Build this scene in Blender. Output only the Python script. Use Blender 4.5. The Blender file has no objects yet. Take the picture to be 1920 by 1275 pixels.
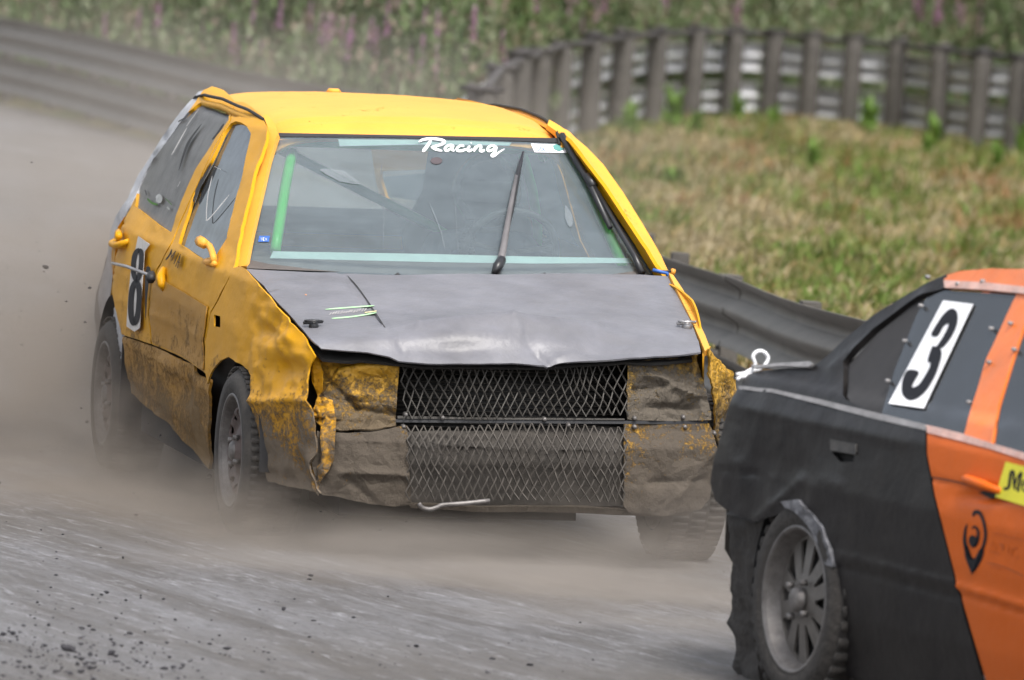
import bpy, math, random
import numpy as np
from mathutils import Matrix, Vector
from mathutils.geometry import delaunay_2d_cdt
random.seed(7); RNG = np.random.default_rng(7)
SC = bpy.context.scene; COL = SC.collection

# ------------------------------------------------------------------ camera
FPX, PCX, PCY = 14840.0, 960.0, 637.5          # focal length in photo pixels (1920 wide)
PITCH, ROLL, CAMH = math.radians(3.154), math.radians(4.058), 2.174
R0 = np.array([1., 0, 0]); D0 = np.array([0, -math.sin(PITCH), -math.cos(PITCH)]); FW = np.array([0, math.cos(PITCH), -math.sin(PITCH)])
CX = math.cos(ROLL)*R0 - math.sin(ROLL)*D0; CYD = math.cos(ROLL)*D0 + math.sin(ROLL)*R0
CAMP = np.array([0, 0, CAMH]); CAMR = np.stack([CX, CYD, FW], 1)      # columns: right, down, forward
cd = bpy.data.cameras.new('camera'); cam = bpy.data.objects.new('camera', cd); COL.objects.link(cam)
cam.matrix_world = Matrix([[CX[i], -CYD[i], -FW[i], CAMP[i]] for i in range(3)] + [[0, 0, 0, 1]])
cd.sensor_width = 36; cd.lens = FPX/1920*36; cd.clip_start = 1; cd.clip_end = 2000
cd.dof.use_dof = True; cd.dof.focus_distance = 26.6; cd.dof.aperture_fstop = 5.9
SC.camera = cam

# ------------------------------------------------------------------ light
SUN_EL, SUN_AZ = math.radians(58), math.radians(-20)
world = bpy.data.worlds.new('World'); SC.world = world; world.use_nodes = True
wn = world.node_tree; bgn = wn.nodes['Background']
sky = wn.nodes.new('ShaderNodeTexSky'); sky.sky_type = 'NISHITA'; sky.sun_disc = False
sky.sun_elevation = SUN_EL; sky.sun_rotation = math.radians(160); sky.air_density = 1.0; sky.dust_density = 4.0; sky.ozone_density = 1.5
hs = wn.nodes.new('ShaderNodeHueSaturation'); hs.inputs['Saturation'].default_value = 0.35
wn.links.new(sky.outputs[0], hs.inputs['Color']); wn.links.new(hs.outputs[0], bgn.inputs['Color'])
bgn.inputs['Strength'].default_value = 0.15
sl = bpy.data.lights.new('sun', 'SUN'); sl.energy = 1.5; sl.angle = math.radians(14); sl.color = (1, .96, .9)
sun = bpy.data.objects.new('sun', sl); COL.objects.link(sun)
sd = Vector((math.sin(math.radians(160))*math.cos(SUN_EL), math.cos(math.radians(160))*math.cos(SUN_EL), math.sin(SUN_EL)))
sun.rotation_euler = sd.to_track_quat('Z', 'Y').to_euler()
SC.view_settings.view_transform = 'Standard'; SC.view_settings.look = 'None'; SC.view_settings.gamma = 1
SC.view_settings.exposure = 0.95; SC.view_settings.use_curve_mapping = False
SC.render.engine = 'CYCLES'; SC.cycles.use_denoising = True; SC.cycles.max_bounces = 8
SC.cycles.transparent_max_bounces = 12; SC.cycles.volume_bounces = 1; SC.cycles.volume_step_rate = 1.0

# ------------------------------------------------------------------ helpers
def tag(o, label=None, cat=None, group=None, kind=None):
    if label: o['label'] = label
    if cat: o['category'] = cat
    if group: o['group'] = group
    if kind: o['kind'] = kind
    return o
def empty(name, M):
    o = bpy.data.objects.new(name, None); COL.objects.link(o); o.matrix_world = M; o.empty_display_size = .1
    return o
def mesh_obj(name, V, Fc, mats, parent=None, smooth=True, fm=None, mesh=None):
    if mesh is None:
        mesh = bpy.data.meshes.new(name)
        mesh.from_pydata([tuple(map(float, v)) for v in V], [], [tuple(map(int, f)) for f in Fc]); mesh.update()
        if smooth:
            mesh.polygons.foreach_set('use_smooth', np.ones(len(mesh.polygons), bool))
        for m in (mats if isinstance(mats, (list, tuple)) else [mats]): mesh.materials.append(m)
        if fm is not None: mesh.polygons.foreach_set('material_index', np.asarray(fm, np.int32))
    o = bpy.data.objects.new(name, mesh); COL.objects.link(o)
    if parent is not None: o.parent = parent
    return o
class MB:
    def __init__(s): s.V = []; s.F = []; s.n = 0
    def add(s, V, F):
        V = np.asarray(V, float); s.V.append(V); s.F += [tuple(int(i)+s.n for i in f) for f in F]; s.n += len(V)
    def box(s, c, size, R=None, taper=1.0):
        sx, sy, sz = np.array(size)/2
        v = np.array([[x*(taper if z > 0 else 1), y*(taper if z > 0 else 1), z] for z in (-sz, sz) for y in (-sy, sy) for x in (-sx, sx)])
        if R is not None: v = v @ np.asarray(R).T
        s.add(v+np.array(c), [(0, 2, 3, 1), (4, 5, 7, 6), (0, 1, 5, 4), (2, 6, 7, 3), (0, 4, 6, 2), (1, 3, 7, 5)])
    def tube(s, P, r, n=8, caps=True):
        P = np.asarray(P, float); k = len(P); r = np.full(k, r) if np.isscalar(r) else np.asarray(r)
        T = np.gradient(P, axis=0); T /= np.linalg.norm(T, axis=1)[:, None]+1e-12
        a = np.array([0, 0, 1.]) if abs(T[0][2]) < .9 else np.array([1., 0, 0]); V = []
        for i in range(k):
            u = np.cross(T[i], a); u /= np.linalg.norm(u)+1e-12; w = np.cross(T[i], u)
            a = np.cross(u, T[i])
            for j in range(n):
                t = 2*math.pi*j/n; V.append(P[i]+r[i]*(math.cos(t)*u+math.sin(t)*w))
        F = [(i*n+j, i*n+(j+1) % n, (i+1)*n+(j+1) % n, (i+1)*n+j) for i in range(k-1) for j in range(n)]
        if caps: F += [tuple(range(n))[::-1], tuple((k-1)*n+j for j in range(n))]
        s.add(V, F)
    def grid(s, G, closed=False):
        G = np.asarray(G); a, b = G.shape[:2]
        s.add(G.reshape(-1, 3), [(i*b+j, i*b+(j+1) % b, (i+1)*b+(j+1) % b, (i+1)*b+j) for i in range(a-1) for j in range(b if closed else b-1)])
    def build(s, name, mats, parent=None, smooth=True):
        return mesh_obj(name, np.concatenate(s.V), s.F, mats, parent, smooth)

def _hash(ix, iy, iz, seed):
    h = (ix*374761393 + iy*668265263 + iz*2147483647 + seed*144665) & 0xffffffff
    h = ((h ^ (h >> 13))*1274126177) & 0xffffffff
    return ((h ^ (h >> 16)) & 0xffff)/65535.0*2-1
def noise(P, seed=0):
    P = np.asarray(P, float); i = np.floor(P).astype(np.int64); f = P-i; f = f*f*(3-2*f); r = 0
    for dx in (0, 1):
        for dy in (0, 1):
            for dz in (0, 1):
                w = (f[:, 0] if dx else 1-f[:, 0])*(f[:, 1] if dy else 1-f[:, 1])*(f[:, 2] if dz else 1-f[:, 2])
                r = r+w*_hash(i[:, 0]+dx, i[:, 1]+dy, i[:, 2]+dz, seed)
    return r
def fbm(P, seed=0, o=4, gain=.5):
    P = np.asarray(P, float); r = 0; a = 1; s = 0
    for k in range(o): r = r+a*noise(P*(2**k)+k*17.3, seed+k); s += a; a *= gain
    return r/s
def ridged(P, seed=0, o=3, gain=.5):
    P = np.asarray(P, float); r = 0; a = 1; s = 0
    for k in range(o): r = r+a*(1-2*np.abs(noise(P*(2**k)+k*11.7, seed+k))); s += a; a *= gain
    return r/s
def lerp_tab(x, tab):
    t = np.array(tab, float); return np.interp(x, t[:, 0], t[:, 1])
def smooth_poly(P, n=6, closed=False):
    P = np.asarray(P, float)
    if len(P) < 3: return P
    Q = np.vstack([P[-1:], P, P[:2]]) if closed else np.vstack([2*P[0]-P[1], P, 2*P[-1]-P[-2]])
    out = []
    for i in range(1, len(Q)-2):
        for k in range(n):
            t = k/n; a, b, c, d = Q[i-1], Q[i], Q[i+1], Q[i+2]
            out.append(.5*((2*b)+(c-a)*t+(2*a-5*b+4*c-d)*t*t+(3*b-a-3*c+d)*t**3))
    if not closed: out.append(P[-1])
    return np.array(out)
def densify(P, step, closed=True):
    P = np.asarray(P, float); out = []
    n = len(P)
    for i in range(n if closed else n-1):
        a, b = P[i], P[(i+1) % n]; k = max(1, int(np.linalg.norm(b-a)/step))
        for j in range(k): out.append(a+(b-a)*j/k)
    if not closed: out.append(P[-1])
    return np.array(out)
def inside(poly, X):
    x, y = X[:, 0], X[:, 1]; c = np.zeros(len(X), bool); n = len(poly)
    for i in range(n):
        a, b = poly[i], poly[i-1]
        if a[1] == b[1]: continue
        m = (a[1] > y) != (b[1] > y)
        c ^= m & (x < (b[0]-a[0])*(y-a[1])/(b[1]-a[1])+a[0])
    return c
def triangulate(outline, holes=(), step=8, lines=()):
    """plane polygon with holes -> points, triangles (dense enough to bend and dent)"""
    outline = densify(outline, step); holes = [densify(h, step) for h in holes]; lines = [densify(l, step, False) for l in lines]
    lo, hi = outline.min(0), outline.max(0)
    gx, gy = np.meshgrid(np.arange(lo[0], hi[0], step), np.arange(lo[1], hi[1], step*.87))
    gx = gx+(np.arange(gx.shape[0]) % 2)[:, None]*step/2
    L = np.stack([gx.ravel(), gy.ravel()], 1); L += RNG.uniform(-.18, .18, L.shape)*step
    keep = inside(outline, L)
    for h in holes: keep &= ~inside(h, L)
    L = L[keep]
    B = np.vstack([outline]+holes+lines)
    if len(L):
        d = np.full(len(L), 1e9)
        for k in range(0, len(B), 200): d = np.minimum(d, np.linalg.norm(L[:, None]-B[None, k:k+200], axis=2).min(1))
        L = L[d > step*.55]
    pts = np.vstack([B, L]); edges = []; o = 0
    for k, r in enumerate([outline]+holes): edges += [(o+i, o+(i+1) % len(r)) for i in range(len(r))]; o += len(r)
    for r in lines: edges += [(o+i, o+i+1) for i in range(len(r)-1)]; o += len(r)
    v, _, f, *_ = delaunay_2d_cdt([Vector(p) for p in pts], edges, [], 0, 1e-5, False)
    P = np.array([tuple(p) for p in v]); T = np.array([t for t in f if len(t) == 3])
    c = P[T].mean(1); k = inside(outline, c)
    for h in holes: k &= ~inside(h, c)
    A = P[T]; ar = np.abs((A[:, 1, 0]-A[:, 0, 0])*(A[:, 2, 1]-A[:, 0, 1])-(A[:, 1, 1]-A[:, 0, 1])*(A[:, 2, 0]-A[:, 0, 0]))
    k &= ar > .02*step*step
    return P, T[k]
def vnormals(V, T):
    n = np.cross(V[T[:, 1]]-V[T[:, 0]], V[T[:, 2]]-V[T[:, 0]]); N = np.zeros_like(V)
    for k in range(3): np.add.at(N, T[:, k], n)
    return N/(np.linalg.norm(N, axis=1)[:, None]+1e-12)
def shell(V, T, thick):
    """sheet -> plate with a back and a rim"""
    N = vnormals(V, T); B = V-N*thick; n = len(V)
    e = {}
    for t in T:
        for a, b in ((t[0], t[1]), (t[1], t[2]), (t[2], t[0])):
            if (b, a) in e: del e[(b, a)]
            else: e[(a, b)] = 1
    F = [tuple(t) for t in T]+[(t[0]+n, t[2]+n, t[1]+n) for t in T]
    VV = [V, B]; m = 2*n
    E = list(e); ids = sorted({i for ab in E for i in ab}); mp = {i: k for k, i in enumerate(ids)}
    VV += [V[ids], B[ids]]; q = len(ids)
    F += [(m+mp[a], m+mp[a]+q, m+mp[b]+q, m+mp[b]) for a, b in E]
    return np.vstack(VV), F

class Frame:
    """a car's own frame (x across, y rearward, z up) and the camera's sight lines in it"""
    def __init__(s, M):
        s.M = np.array(M); s.Mi = np.linalg.inv(s.M); s.o = (s.Mi @ np.r_[CAMP, 1])[:3]
    def dirs(s, Q):
        Q = np.atleast_2d(Q); d = np.stack([(Q[:, 0]-PCX)/FPX, (Q[:, 1]-PCY)/FPX, np.ones(len(Q))], 1) @ CAMR.T
        return d @ s.Mi[:3, :3].T
    def hit(s, Q, g, d0=15., d1=40.):
        """where the sight lines first meet the surface g(p)=0 (g<0 outside)"""
        D = s.dirs(Q); n = len(D); ts = np.linspace(d0, d1, 140); prev = None; lo = np.full(n, np.nan); hi = np.full(n, np.nan)
        G = [g(s.o+D*t) for t in ts]
        for k in range(1, len(ts)):
            m = np.isnan(lo) & (G[k-1] < 0) & (G[k] >= 0); lo[m] = ts[k-1]; hi[m] = ts[k]
        bad = np.isnan(lo)
        if bad.any():
            A = np.abs(np.array(G)); j = A.argmin(0); lo[bad] = ts[j[bad]]; hi[bad] = lo[bad]
        for _ in range(40):
            mid = (lo+hi)/2; v = g(s.o+D*mid[:, None]); m = v < 0
            lo = np.where(m, mid, lo); hi = np.where(m, hi, mid)
        return s.o+D*((lo+hi)/2)[:, None]
    def at(s, q, ax, val):
        d = s.dirs(q)[0]; return s.o+d*((val-s.o[ax])/d[ax])
def panel(name, fr, g, outline, mats, parent, holes=(), step=8, thick=.004, disp=None, off=0., lines=(), matfn=None, mirror=False, smooth=True, d0=15., d1=40.):
    P, T = triangulate(outline, holes, step, lines)
    V = fr.hit(P, g, d0, d1)
    N = vnormals(V, T)
    if ((V-fr.o)*N).sum(1).mean() > 0: T = T[:, ::-1]; N = -N
    fm = None
    if matfn is not None: fm = matfn(P[T].mean(1)).astype(int)
    h = off+(disp(P, V) if disp is not None else 0)
    V = V+N*(np.ones(len(V))*h)[:, None]
    VV, F = shell(V, T, thick) if thick else (V, [tuple(t) for t in T])
    if fm is not None: fm = np.r_[fm, fm, np.zeros(len(F)-2*len(fm), int)] if thick else fm
    if mirror: VV = VV*np.array([-1, 1, 1]); F = [f[::-1] for f in F]
    return mesh_obj(name, VV, F, mats, parent, smooth, fm)
def stroke_poly(P, w, n=6):
    P = smooth_poly(P, n) if len(P) > 2 else np.asarray(P, float)
    T = np.gradient(P, axis=0); T /= np.linalg.norm(T, axis=1)[:, None]+1e-9; N = np.stack([-T[:, 1], T[:, 0]], 1)
    w = np.interp(np.linspace(0, 1, len(P)), np.linspace(0, 1, len(w)), w) if not np.isscalar(w) else np.full(len(P), w)
    w = w*np.clip(np.minimum(np.arange(len(P))+1, len(P)-np.arange(len(P)))/2.5, .35, 1)
    return P, N, w
def strokes(name, fr, g, S, mats, parent, off=.003, thick=.001):
    """written strokes laid on a surface: list of (points, width) in photo pixels"""
    mb = MB()
    for pts, w in S:
        P, N, ww = stroke_poly(pts, w); L = P+N*ww[:, None]/2; R = P-N*ww[:, None]/2
        A = fr.hit(np.vstack([L, R]), g); n = len(P); C = A-(A-fr.o)/np.linalg.norm(A-fr.o, axis=1)[:, None]*off
        mb.add(np.vstack([C, A]), [(i, i+1, n+i+1, n+i) for i in range(n-1)]+[(i, i+1, 2*n+i+1, 2*n+i) for i in range(n-1)]+[(n+i, n+i+1, 3*n+i+1, 3*n+i) for i in range(n-1)])
    return mb.build(name, mats, parent, smooth=False)

# ------------------------------------------------------------------ materials
def new_mat(name):
    m = bpy.data.materials.new(name); m.use_nodes = True; nt = m.node_tree
    b = nt.nodes['Principled BSDF']; return m, nt, b
class NT:
    def __init__(s, nt, scale_src='Object'):
        s.nt = nt; s.tc = nt.nodes.new('ShaderNodeTexCoord'); s.src = s.tc.outputs[scale_src]
    def n(s, t, **k):
        x = s.nt.nodes.new(t)
        for a, b in k.items(): setattr(x, a, b)
        return x
    def link(s, a, b): s.nt.links.new(a, b)
    def mapping(s, scale=(1, 1, 1), rot=(0, 0, 0), loc=(0, 0, 0)):
        m = s.n('ShaderNodeMapping'); m.inputs['Scale'].default_value = scale; m.inputs['Rotation'].default_value = rot; m.inputs['Location'].default_value = loc
        s.link(s.src, m.inputs['Vector']); return m.outputs[0]
    def streak(s, ang, scale):
        a = s.mapping((1, 1, 1), (0, 0, ang)); m = s.n('ShaderNodeMapping'); m.inputs['Scale'].default_value = scale; s.link(a, m.inputs['Vector']); return m.outputs[0]
    def noise(s, scale, detail=6, rough=.6, vec=None, dist=0):
        x = s.n('ShaderNodeTexNoise'); x.inputs['Scale'].default_value = scale; x.inputs['Detail'].default_value = detail
        x.inputs['Roughness'].default_value = rough; x.inputs['Distortion'].default_value = dist
        s.link(vec if vec is not None else s.src, x.inputs['Vector']); return x.outputs['Fac']
    def ramp(s, fac, stops):
        r = s.n('ShaderNodeValToRGB'); e = r.color_ramp.elements
        while len(e) < len(stops): e.new(.5)
        for k, (p, c) in enumerate(stops):
            e[k].position = p; e[k].color = (c, c, c, 1) if np.isscalar(c) else (*c, 1)
        s.link(fac, r.inputs[0]); return r.outputs[0]
    def mix(s, fac, a, b, mode='MIX'):
        m = s.n('ShaderNodeMix', data_type='RGBA', blend_type=mode)
        for sock, v in ((m.inputs[0], fac), (m.inputs[6], a), (m.inputs[7], b)):
            if hasattr(v, 'node'): s.link(v, sock)
            elif np.isscalar(v): sock.default_value = v
            else: sock.default_value = (*v, 1)
        return m.outputs[2]
    def math(s, op, a, b=0, clamp=False):
        m = s.n('ShaderNodeMath', operation=op, use_clamp=clamp)
        for k, v in enumerate((a, b)):
            if hasattr(v, 'node'): s.link(v, m.inputs[k])
            else: m.inputs[k].default_value = v
        return m.outputs[0]
    def axis(s, k):
        x = s.n('ShaderNodeSeparateXYZ'); s.link(s.src, x.inputs[0]); return x.outputs[k]
    def maprange(s, v, a, b, c=0., d=1.):
        m = s.n('ShaderNodeMapRange'); m.inputs[1].default_value = a; m.inputs[2].default_value = b; m.inputs[3].default_value = c; m.inputs[4].default_value = d
        s.link(v, m.inputs[0]); return m.outputs[0]
    def bump(s, h, dist, strength=1., normal=None):
        b = s.n('ShaderNodeBump'); b.inputs['Distance'].default_value = dist; b.inputs['Strength'].default_value = strength
        s.link(h, b.inputs['Height'])
        if normal is not None: s.link(normal, b.inputs['Normal'])
        return b.outputs[0]
def simple(name, col, rough=.6, metal=0., var=.25, scale=9., bump=.0, bscale=60., dust=0., dustcol=(.21, .18, .15), spec=.5):
    m, nt, b = new_mat(name); t = NT(nt)
    f = t.noise(scale, 6, .65); c = t.mix(t.ramp(f, [(.3, 0.), (.7, 1.)]), tuple(x*(1-var) for x in col), tuple(min(1, x*(1+var)) for x in col))
    if dust:
        d = t.ramp(t.noise(scale*2.3, 8, .7), [(.5-dust*.35, 1.), (.75, 0.)]); c = t.mix(t.math('MULTIPLY', d, dust), c, dustcol)
    nt.links.new(c, b.inputs['Base Color']); b.inputs['Roughness'].default_value = rough; b.inputs['Metallic'].default_value = metal; b.inputs['Specular IOR Level'].default_value = spec
    if bump: nt.links.new(t.bump(t.noise(bscale, 5, .6), bump), b.inputs['Normal'])
    return m
def dirty_paint(name, paint, zlo, zhi, mud=(.17, .135, .10), bias=0., gloss=.45, bare=None, spec=.22, crinkle=0.):
    """car paint with mud thrown up from below; dirt follows height and grain, not light"""
    m, nt, b = new_mat(name); t = NT(nt)
    big = t.noise(3.2, 5, .6); mid = t.noise(14, 7, .7); fine = t.noise(70, 6, .75); grit = t.noise(260, 3, .7)
    z = t.axis(2); h = t.maprange(z, zhi, zlo, 0., 1.)
    v = t.math('ADD', h, t.math('MULTIPLY', t.math('SUBTRACT', big, .5), .9)); v = t.math('ADD', v, t.math('MULTIPLY', t.math('SUBTRACT', mid, .5), .7))
    v = t.math('ADD', v, t.math('MULTIPLY', t.math('SUBTRACT', fine, .5), 1.1)); v = t.math('ADD', v, bias)
    k = t.ramp(v, [(.40, 0.), (.62, 1.)])
    thin = t.ramp(t.math('ADD', h, t.math('MULTIPLY', t.math('SUBTRACT', big, .5), 1.2)), [(.25, 0.), (1., .38)])
    pc = t.mix(t.ramp(big, [(.35, 0.), (.65, 1.)]), tuple(x*.88 for x in paint), paint)
    pc = t.mix(t.ramp(fine, [(.60, 0.), (.74, .35)]), pc, mud)
    pc = t.mix(thin, pc, tuple(x*.9+y*.1 for x, y in zip(mud, paint)))
    mudc = t.mix(grit, tuple(x*.75 for x in mud), tuple(x*1.25 for x in mud))
    c = t.mix(k, pc, mudc)
    if bare is not None:
        sc = t.noise(6.5, 8, .75, t.mapping((1, 1, 3.0))); c = t.mix(t.ramp(sc, [(.66, 0.), (.69, .8)]), c, bare)
    nt.links.new(c, b.inputs['Base Color'])
    nt.links.new(t.maprange(k, 0, 1, gloss, .85), b.inputs['Roughness']); b.inputs['Specular IOR Level'].default_value = spec
    hh = t.math('ADD', t.math('MULTIPLY', k, t.math('ADD', fine, t.math('MULTIPLY', grit, .6))), t.math('MULTIPLY', mid, .5))
    nb = t.bump(hh, .005)
    if crinkle:
        vo = t.n('ShaderNodeTexVoronoi', feature='DISTANCE_TO_EDGE'); vo.inputs['Scale'].default_value = 7.5; w_ = t.n('ShaderNodeVectorMath', operation='ADD'); nz = t.n('ShaderNodeTexNoise'); nz.inputs['Scale'].default_value = 6; t.link(t.src, nz.inputs['Vector']); t.link(t.src, w_.inputs[0]); sc_ = t.n('ShaderNodeVectorMath', operation='SCALE'); sc_.inputs['Scale'].default_value = .22; t.link(nz.outputs['Color'], sc_.inputs[0]); t.link(sc_.outputs[0], w_.inputs[1]); t.link(w_.outputs[0], vo.inputs['Vector'])
        nb = t.bump(t.math('ADD', vo.outputs['Distance'], t.math('MULTIPLY', t.noise(22, 5, .6), .35)), crinkle, 1., nb)
    nt.links.new(nb, b.inputs['Normal'])
    return m

# ------------------------------------------------------------------ shared materials
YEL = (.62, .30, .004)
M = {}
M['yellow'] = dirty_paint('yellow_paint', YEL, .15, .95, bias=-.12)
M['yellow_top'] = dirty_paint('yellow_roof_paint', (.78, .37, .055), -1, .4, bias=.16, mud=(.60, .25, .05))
M['yellow_front'] = dirty_paint('yellow_front_mud', YEL, .10, .86, bias=-.15, bare=(.22, .2, .18), crinkle=.04)
M['mudskin'] = dirty_paint('muddy_bumper_plastic', (.5, .27, .03), .05, .95, bias=.06, mud=(.088, .072, .056), bare=(.15, .135, .12), crinkle=.02)
M['lamp_cover'] = dirty_paint('muddy_sheet_metal', (.58, .31, .02), .34, .95, bias=-.20, mud=(.125, .092, .055), bare=(.30, .25, .20), crinkle=.05, spec=.4)
M['lamp_cover_grey'] = dirty_paint('muddy_sheet_metal_grey', (.42, .25, .04), .35, .98, bias=.0, mud=(.105, .088, .068), bare=(.22, .19, .16), crinkle=.045, spec=.4)
M['door_brown'] = dirty_paint('brown_muddy_door', (.40, .20, .025), .0, 1.1, bias=-.10, mud=(.19, .125, .06))
M['hood'] = simple('matt_grey_bonnet', (.145, .145, .163), .45, .0, .3, 4, .004, 18, .4, (.145, .14, .14))
M['black'] = simple('black_rubber', (.018, .018, .02), .6)
M['dark'] = simple('dark_inner_metal', (.02, .019, .018), .8)
M['whitepaint'] = simple('scuffed_white_paint', (.48, .49, .52), .5, 0, .3, 20, .001, 60, .45, (.12, .12, .13))
M['tyre'] = simple('muddy_tyre_rubber', (.025, .023, .021), .8, 0, .35, 14, .003, 55, .5, (.065, .056, .048))
M['rim'] = simple('mud_brown_steel_rim', (.085, .06, .055), .65, .1, .4, 16, .002, 40, .45, (.095, .08, .07))
M['rimlip'] = simple('worn_rim_lip', (.17, .16, .155), .5, .4, .4, 22, .001, 60, .5, (.07, .06, .052))
M['mesh'] = simple('muddy_wire_mesh', (.055, .050, .044), .6, .3, .35, 25, .001, 80)
M['mesh_low'] = simple('caked_wire_mesh', (.060, .052, .044), .75, .1, .3, 25, .001, 80)
M['radiator'] = simple('sooty_radiator', (.022, .021, .02), .7, .2, .4, 30)
M['caked'] = simple('caked_mud_plate', (.046, .040, .034), .85, 0, .3, 9, .004, 40)
M['wiper'] = simple('black_wiper_plastic', (.02, .02, .022), .35)
M['wiper_arm'] = simple('grey_wiper_arm', (.16, .15, .15), .45, .3)
M['green'] = simple('green_cage_paint', (.03, .50, .05), .4, 0, .1)
M['tape'] = simple('pale_tape', (.36, .47, .46), .6, 0, .1)
M['white'] = simple('white_vinyl', (.80, .80, .82), .45, 0, .04)
M['whitedirty'] = simple('dirty_white_vinyl', (.62, .60, .58), .5, 0, .2, 25, 0, 60, .4, (.3, .25, .2))
M['inkblack'] = simple('black_vinyl', (.012, .012, .016), .6, 0, .1, spec=.2)
M['blue'] = simple('blue_sticker', (.03, .11, .38), .45, 0, .1)
M['limegreen'] = simple('green_sticker_line', (.40, .66, .36), .5, 0, .1)
M['steel'] = simple('bare_steel', (.35, .34, .34), .4, .8, .2)
M['seat'] = simple('black_seat_fabric', (.03, .032, .04), .9)
M['dash'] = simple('dusty_dashboard', (.07, .062, .058), .75, 0, .3, 12, 0, 60, .4, (.15, .13, .115))
M['redtape'] = simple('red_tape', (.5, .03, .02), .5)
M['window_mud'] = simple('mud_smeared_window', (.085, .085, .085), .5, 0, .4, 10, .001, 40, .5, (.17, .165, .155))

def glass_mat(name, tint, dustc, dust, streak=(1, 1, 1), rough=.06):
    m, nt, b = new_mat(name); t = NT(nt); nt.nodes.remove(b)
    out = nt.nodes['Material Output']
    tr = t.n('ShaderNodeBsdfTransparent'); tr.inputs[0].default_value = (*tint, 1)
    gl = t.n('ShaderNodeBsdfGlossy'); gl.inputs['Roughness'].default_value = rough; gl.inputs[0].default_value = (.9, .95, 1, 1)
    df = t.n('ShaderNodeBsdfDiffuse')
    big = t.noise(2.2, 4, .55, None, .8); sm = t.noise(9, 8, .7, t.mapping(streak)); fine = t.noise(60, 4, .7)
    nt.links.new(t.mix(fine, tuple(x*.85 for x in dustc), dustc), df.inputs[0])
    fr = t.n('ShaderNodeFresnel'); fr.inputs['IOR'].default_value = 1.5
    d = t.math('ADD', t.math('MULTIPLY', t.math('ADD', t.math('MULTIPLY', big, .55), t.math('MULTIPLY', sm, .6)), dust*1.2), t.math('MULTIPLY', fine, dust*.25), True)
    a = t.n('ShaderNodeMixShader'); nt.links.new(t.math('MULTIPLY', fr.outputs[0], 1.6, True), a.inputs[0]); nt.links.new(tr.outputs[0], a.inputs[1]); nt.links.new(gl.outputs[0], a.inputs[2])
    c = t.n('ShaderNodeMixShader'); nt.links.new(d, c.inputs[0]); nt.links.new(a.outputs[0], c.inputs[1]); nt.links.new(df.outputs[0], c.inputs[2])
    nt.links.new(c.outputs[0], out.inputs[0]); return m
M['screen'] = glass_mat('dusty_windscreen_glass', (.80, .88, .86), (.31, .37, .40), .31, (1.2, 1, 3), .18)
M['clear'] = glass_mat('rear_glass', (.8, .85, .85), (.3, .33, .35), .15)
M['sideglass'] = glass_mat('dirty_side_glass', (.35, .36, .36), (.10, .105, .11), .62, (1, 1.5, 1))

# ------------------------------------------------------------------ yellow hatchback
def rotm(a, b, c):
    Rx = np.array([[1, 0, 0], [0, math.cos(a), -math.sin(a)], [0, math.sin(a), math.cos(a)]])
    Ry = np.array([[math.cos(b), 0, math.sin(b)], [0, 1, 0], [-math.sin(b), 0, math.cos(b)]])
    Rz = np.array([[math.cos(c), -math.sin(c), 0], [math.sin(c), math.cos(c), 0], [0, 0, 1]])
    return Rz @ Rx @ Ry
Rb = rotm(.07656831, -.22439863, .0456124) @ np.array([[1, 0, 0], [0, 0, -1], [0, 1, 0.]])
tb = np.array([-.14982393, .70866673, 26.62865666])
My = np.eye(4); My[:3, :3] = CAMR @ Rb; My[:3, 3] = CAMP + CAMR @ tb
Y = Frame(My)
car = empty('rally_hatchback', Matrix(My.tolist()))
tag(car, 'battered muddy yellow hatchback racing car with dented grey bonnet and wire mesh grille', 'car')

WT = [(.1, .755), (.25, .775), (.5, .808), (.72, .80), (.88, .775), (.96, .735), (1.2, .645), (1.34, .575), (1.40, .50), (1.44, .30)]
def Wy(y, z):
    w = lerp_tab(z, WT); w = w-.14*np.clip((.25-y)/.85, 0, 2)**2-.06*np.clip((y-2.2)/.7, 0, 2)**2
    return w-.03*np.clip((1.5-y)/.5, 0, 1)*np.clip((z-1.0)/.3, 0, 1)
def g_side(p): return p[:, 0]+Wy(p[:, 1], p[:, 2])+0*p[:, 0]
def g_glass(p):   # windscreen, bulged forward
    return p[:, 1]-(.50+(p[:, 2]-.92)*1.50+.10*(np.abs(p[:, 0])/.6)**2-.06)
def H(x, y):
    return .735+.19*(y+.55)/.97+.022*(1-(x/.72)**2)-.9*np.clip(-.56-y, 0, .5)**1.15
def g_hood(p): return H(p[:, 0], p[:, 1])-p[:, 2]
def g_front(p):
    f = lerp_tab(p[:, 2], [(.1, -.60), (.22, -.645), (.42, -.65), (.47, -.60), (.6, -.575), (.75, -.54), (.9, -.50)])
    return p[:, 1]-(f+.22*np.clip(np.abs(p[:, 0])/.78, 0, 1.5)**4)
def g_ffar(p): return p[:, 1]-(-.50+2.6*(p[:, 0]-.665))
def seg(P, a, b):
    a = np.array(a, float); b = np.array(b, float); d = b-a; t = np.clip(((P-a) @ d)/(d @ d), 0, 1)
    return np.linalg.norm(P-a-t[:, None]*d, axis=1)
def crease(P, a, b, w, amp): return amp*np.exp(-seg(P, a, b)/w)
def soft(P, c, r, amp): return amp*np.exp(-(np.linalg.norm((P-np.array(c))/np.array(r), axis=1))**2)

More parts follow.
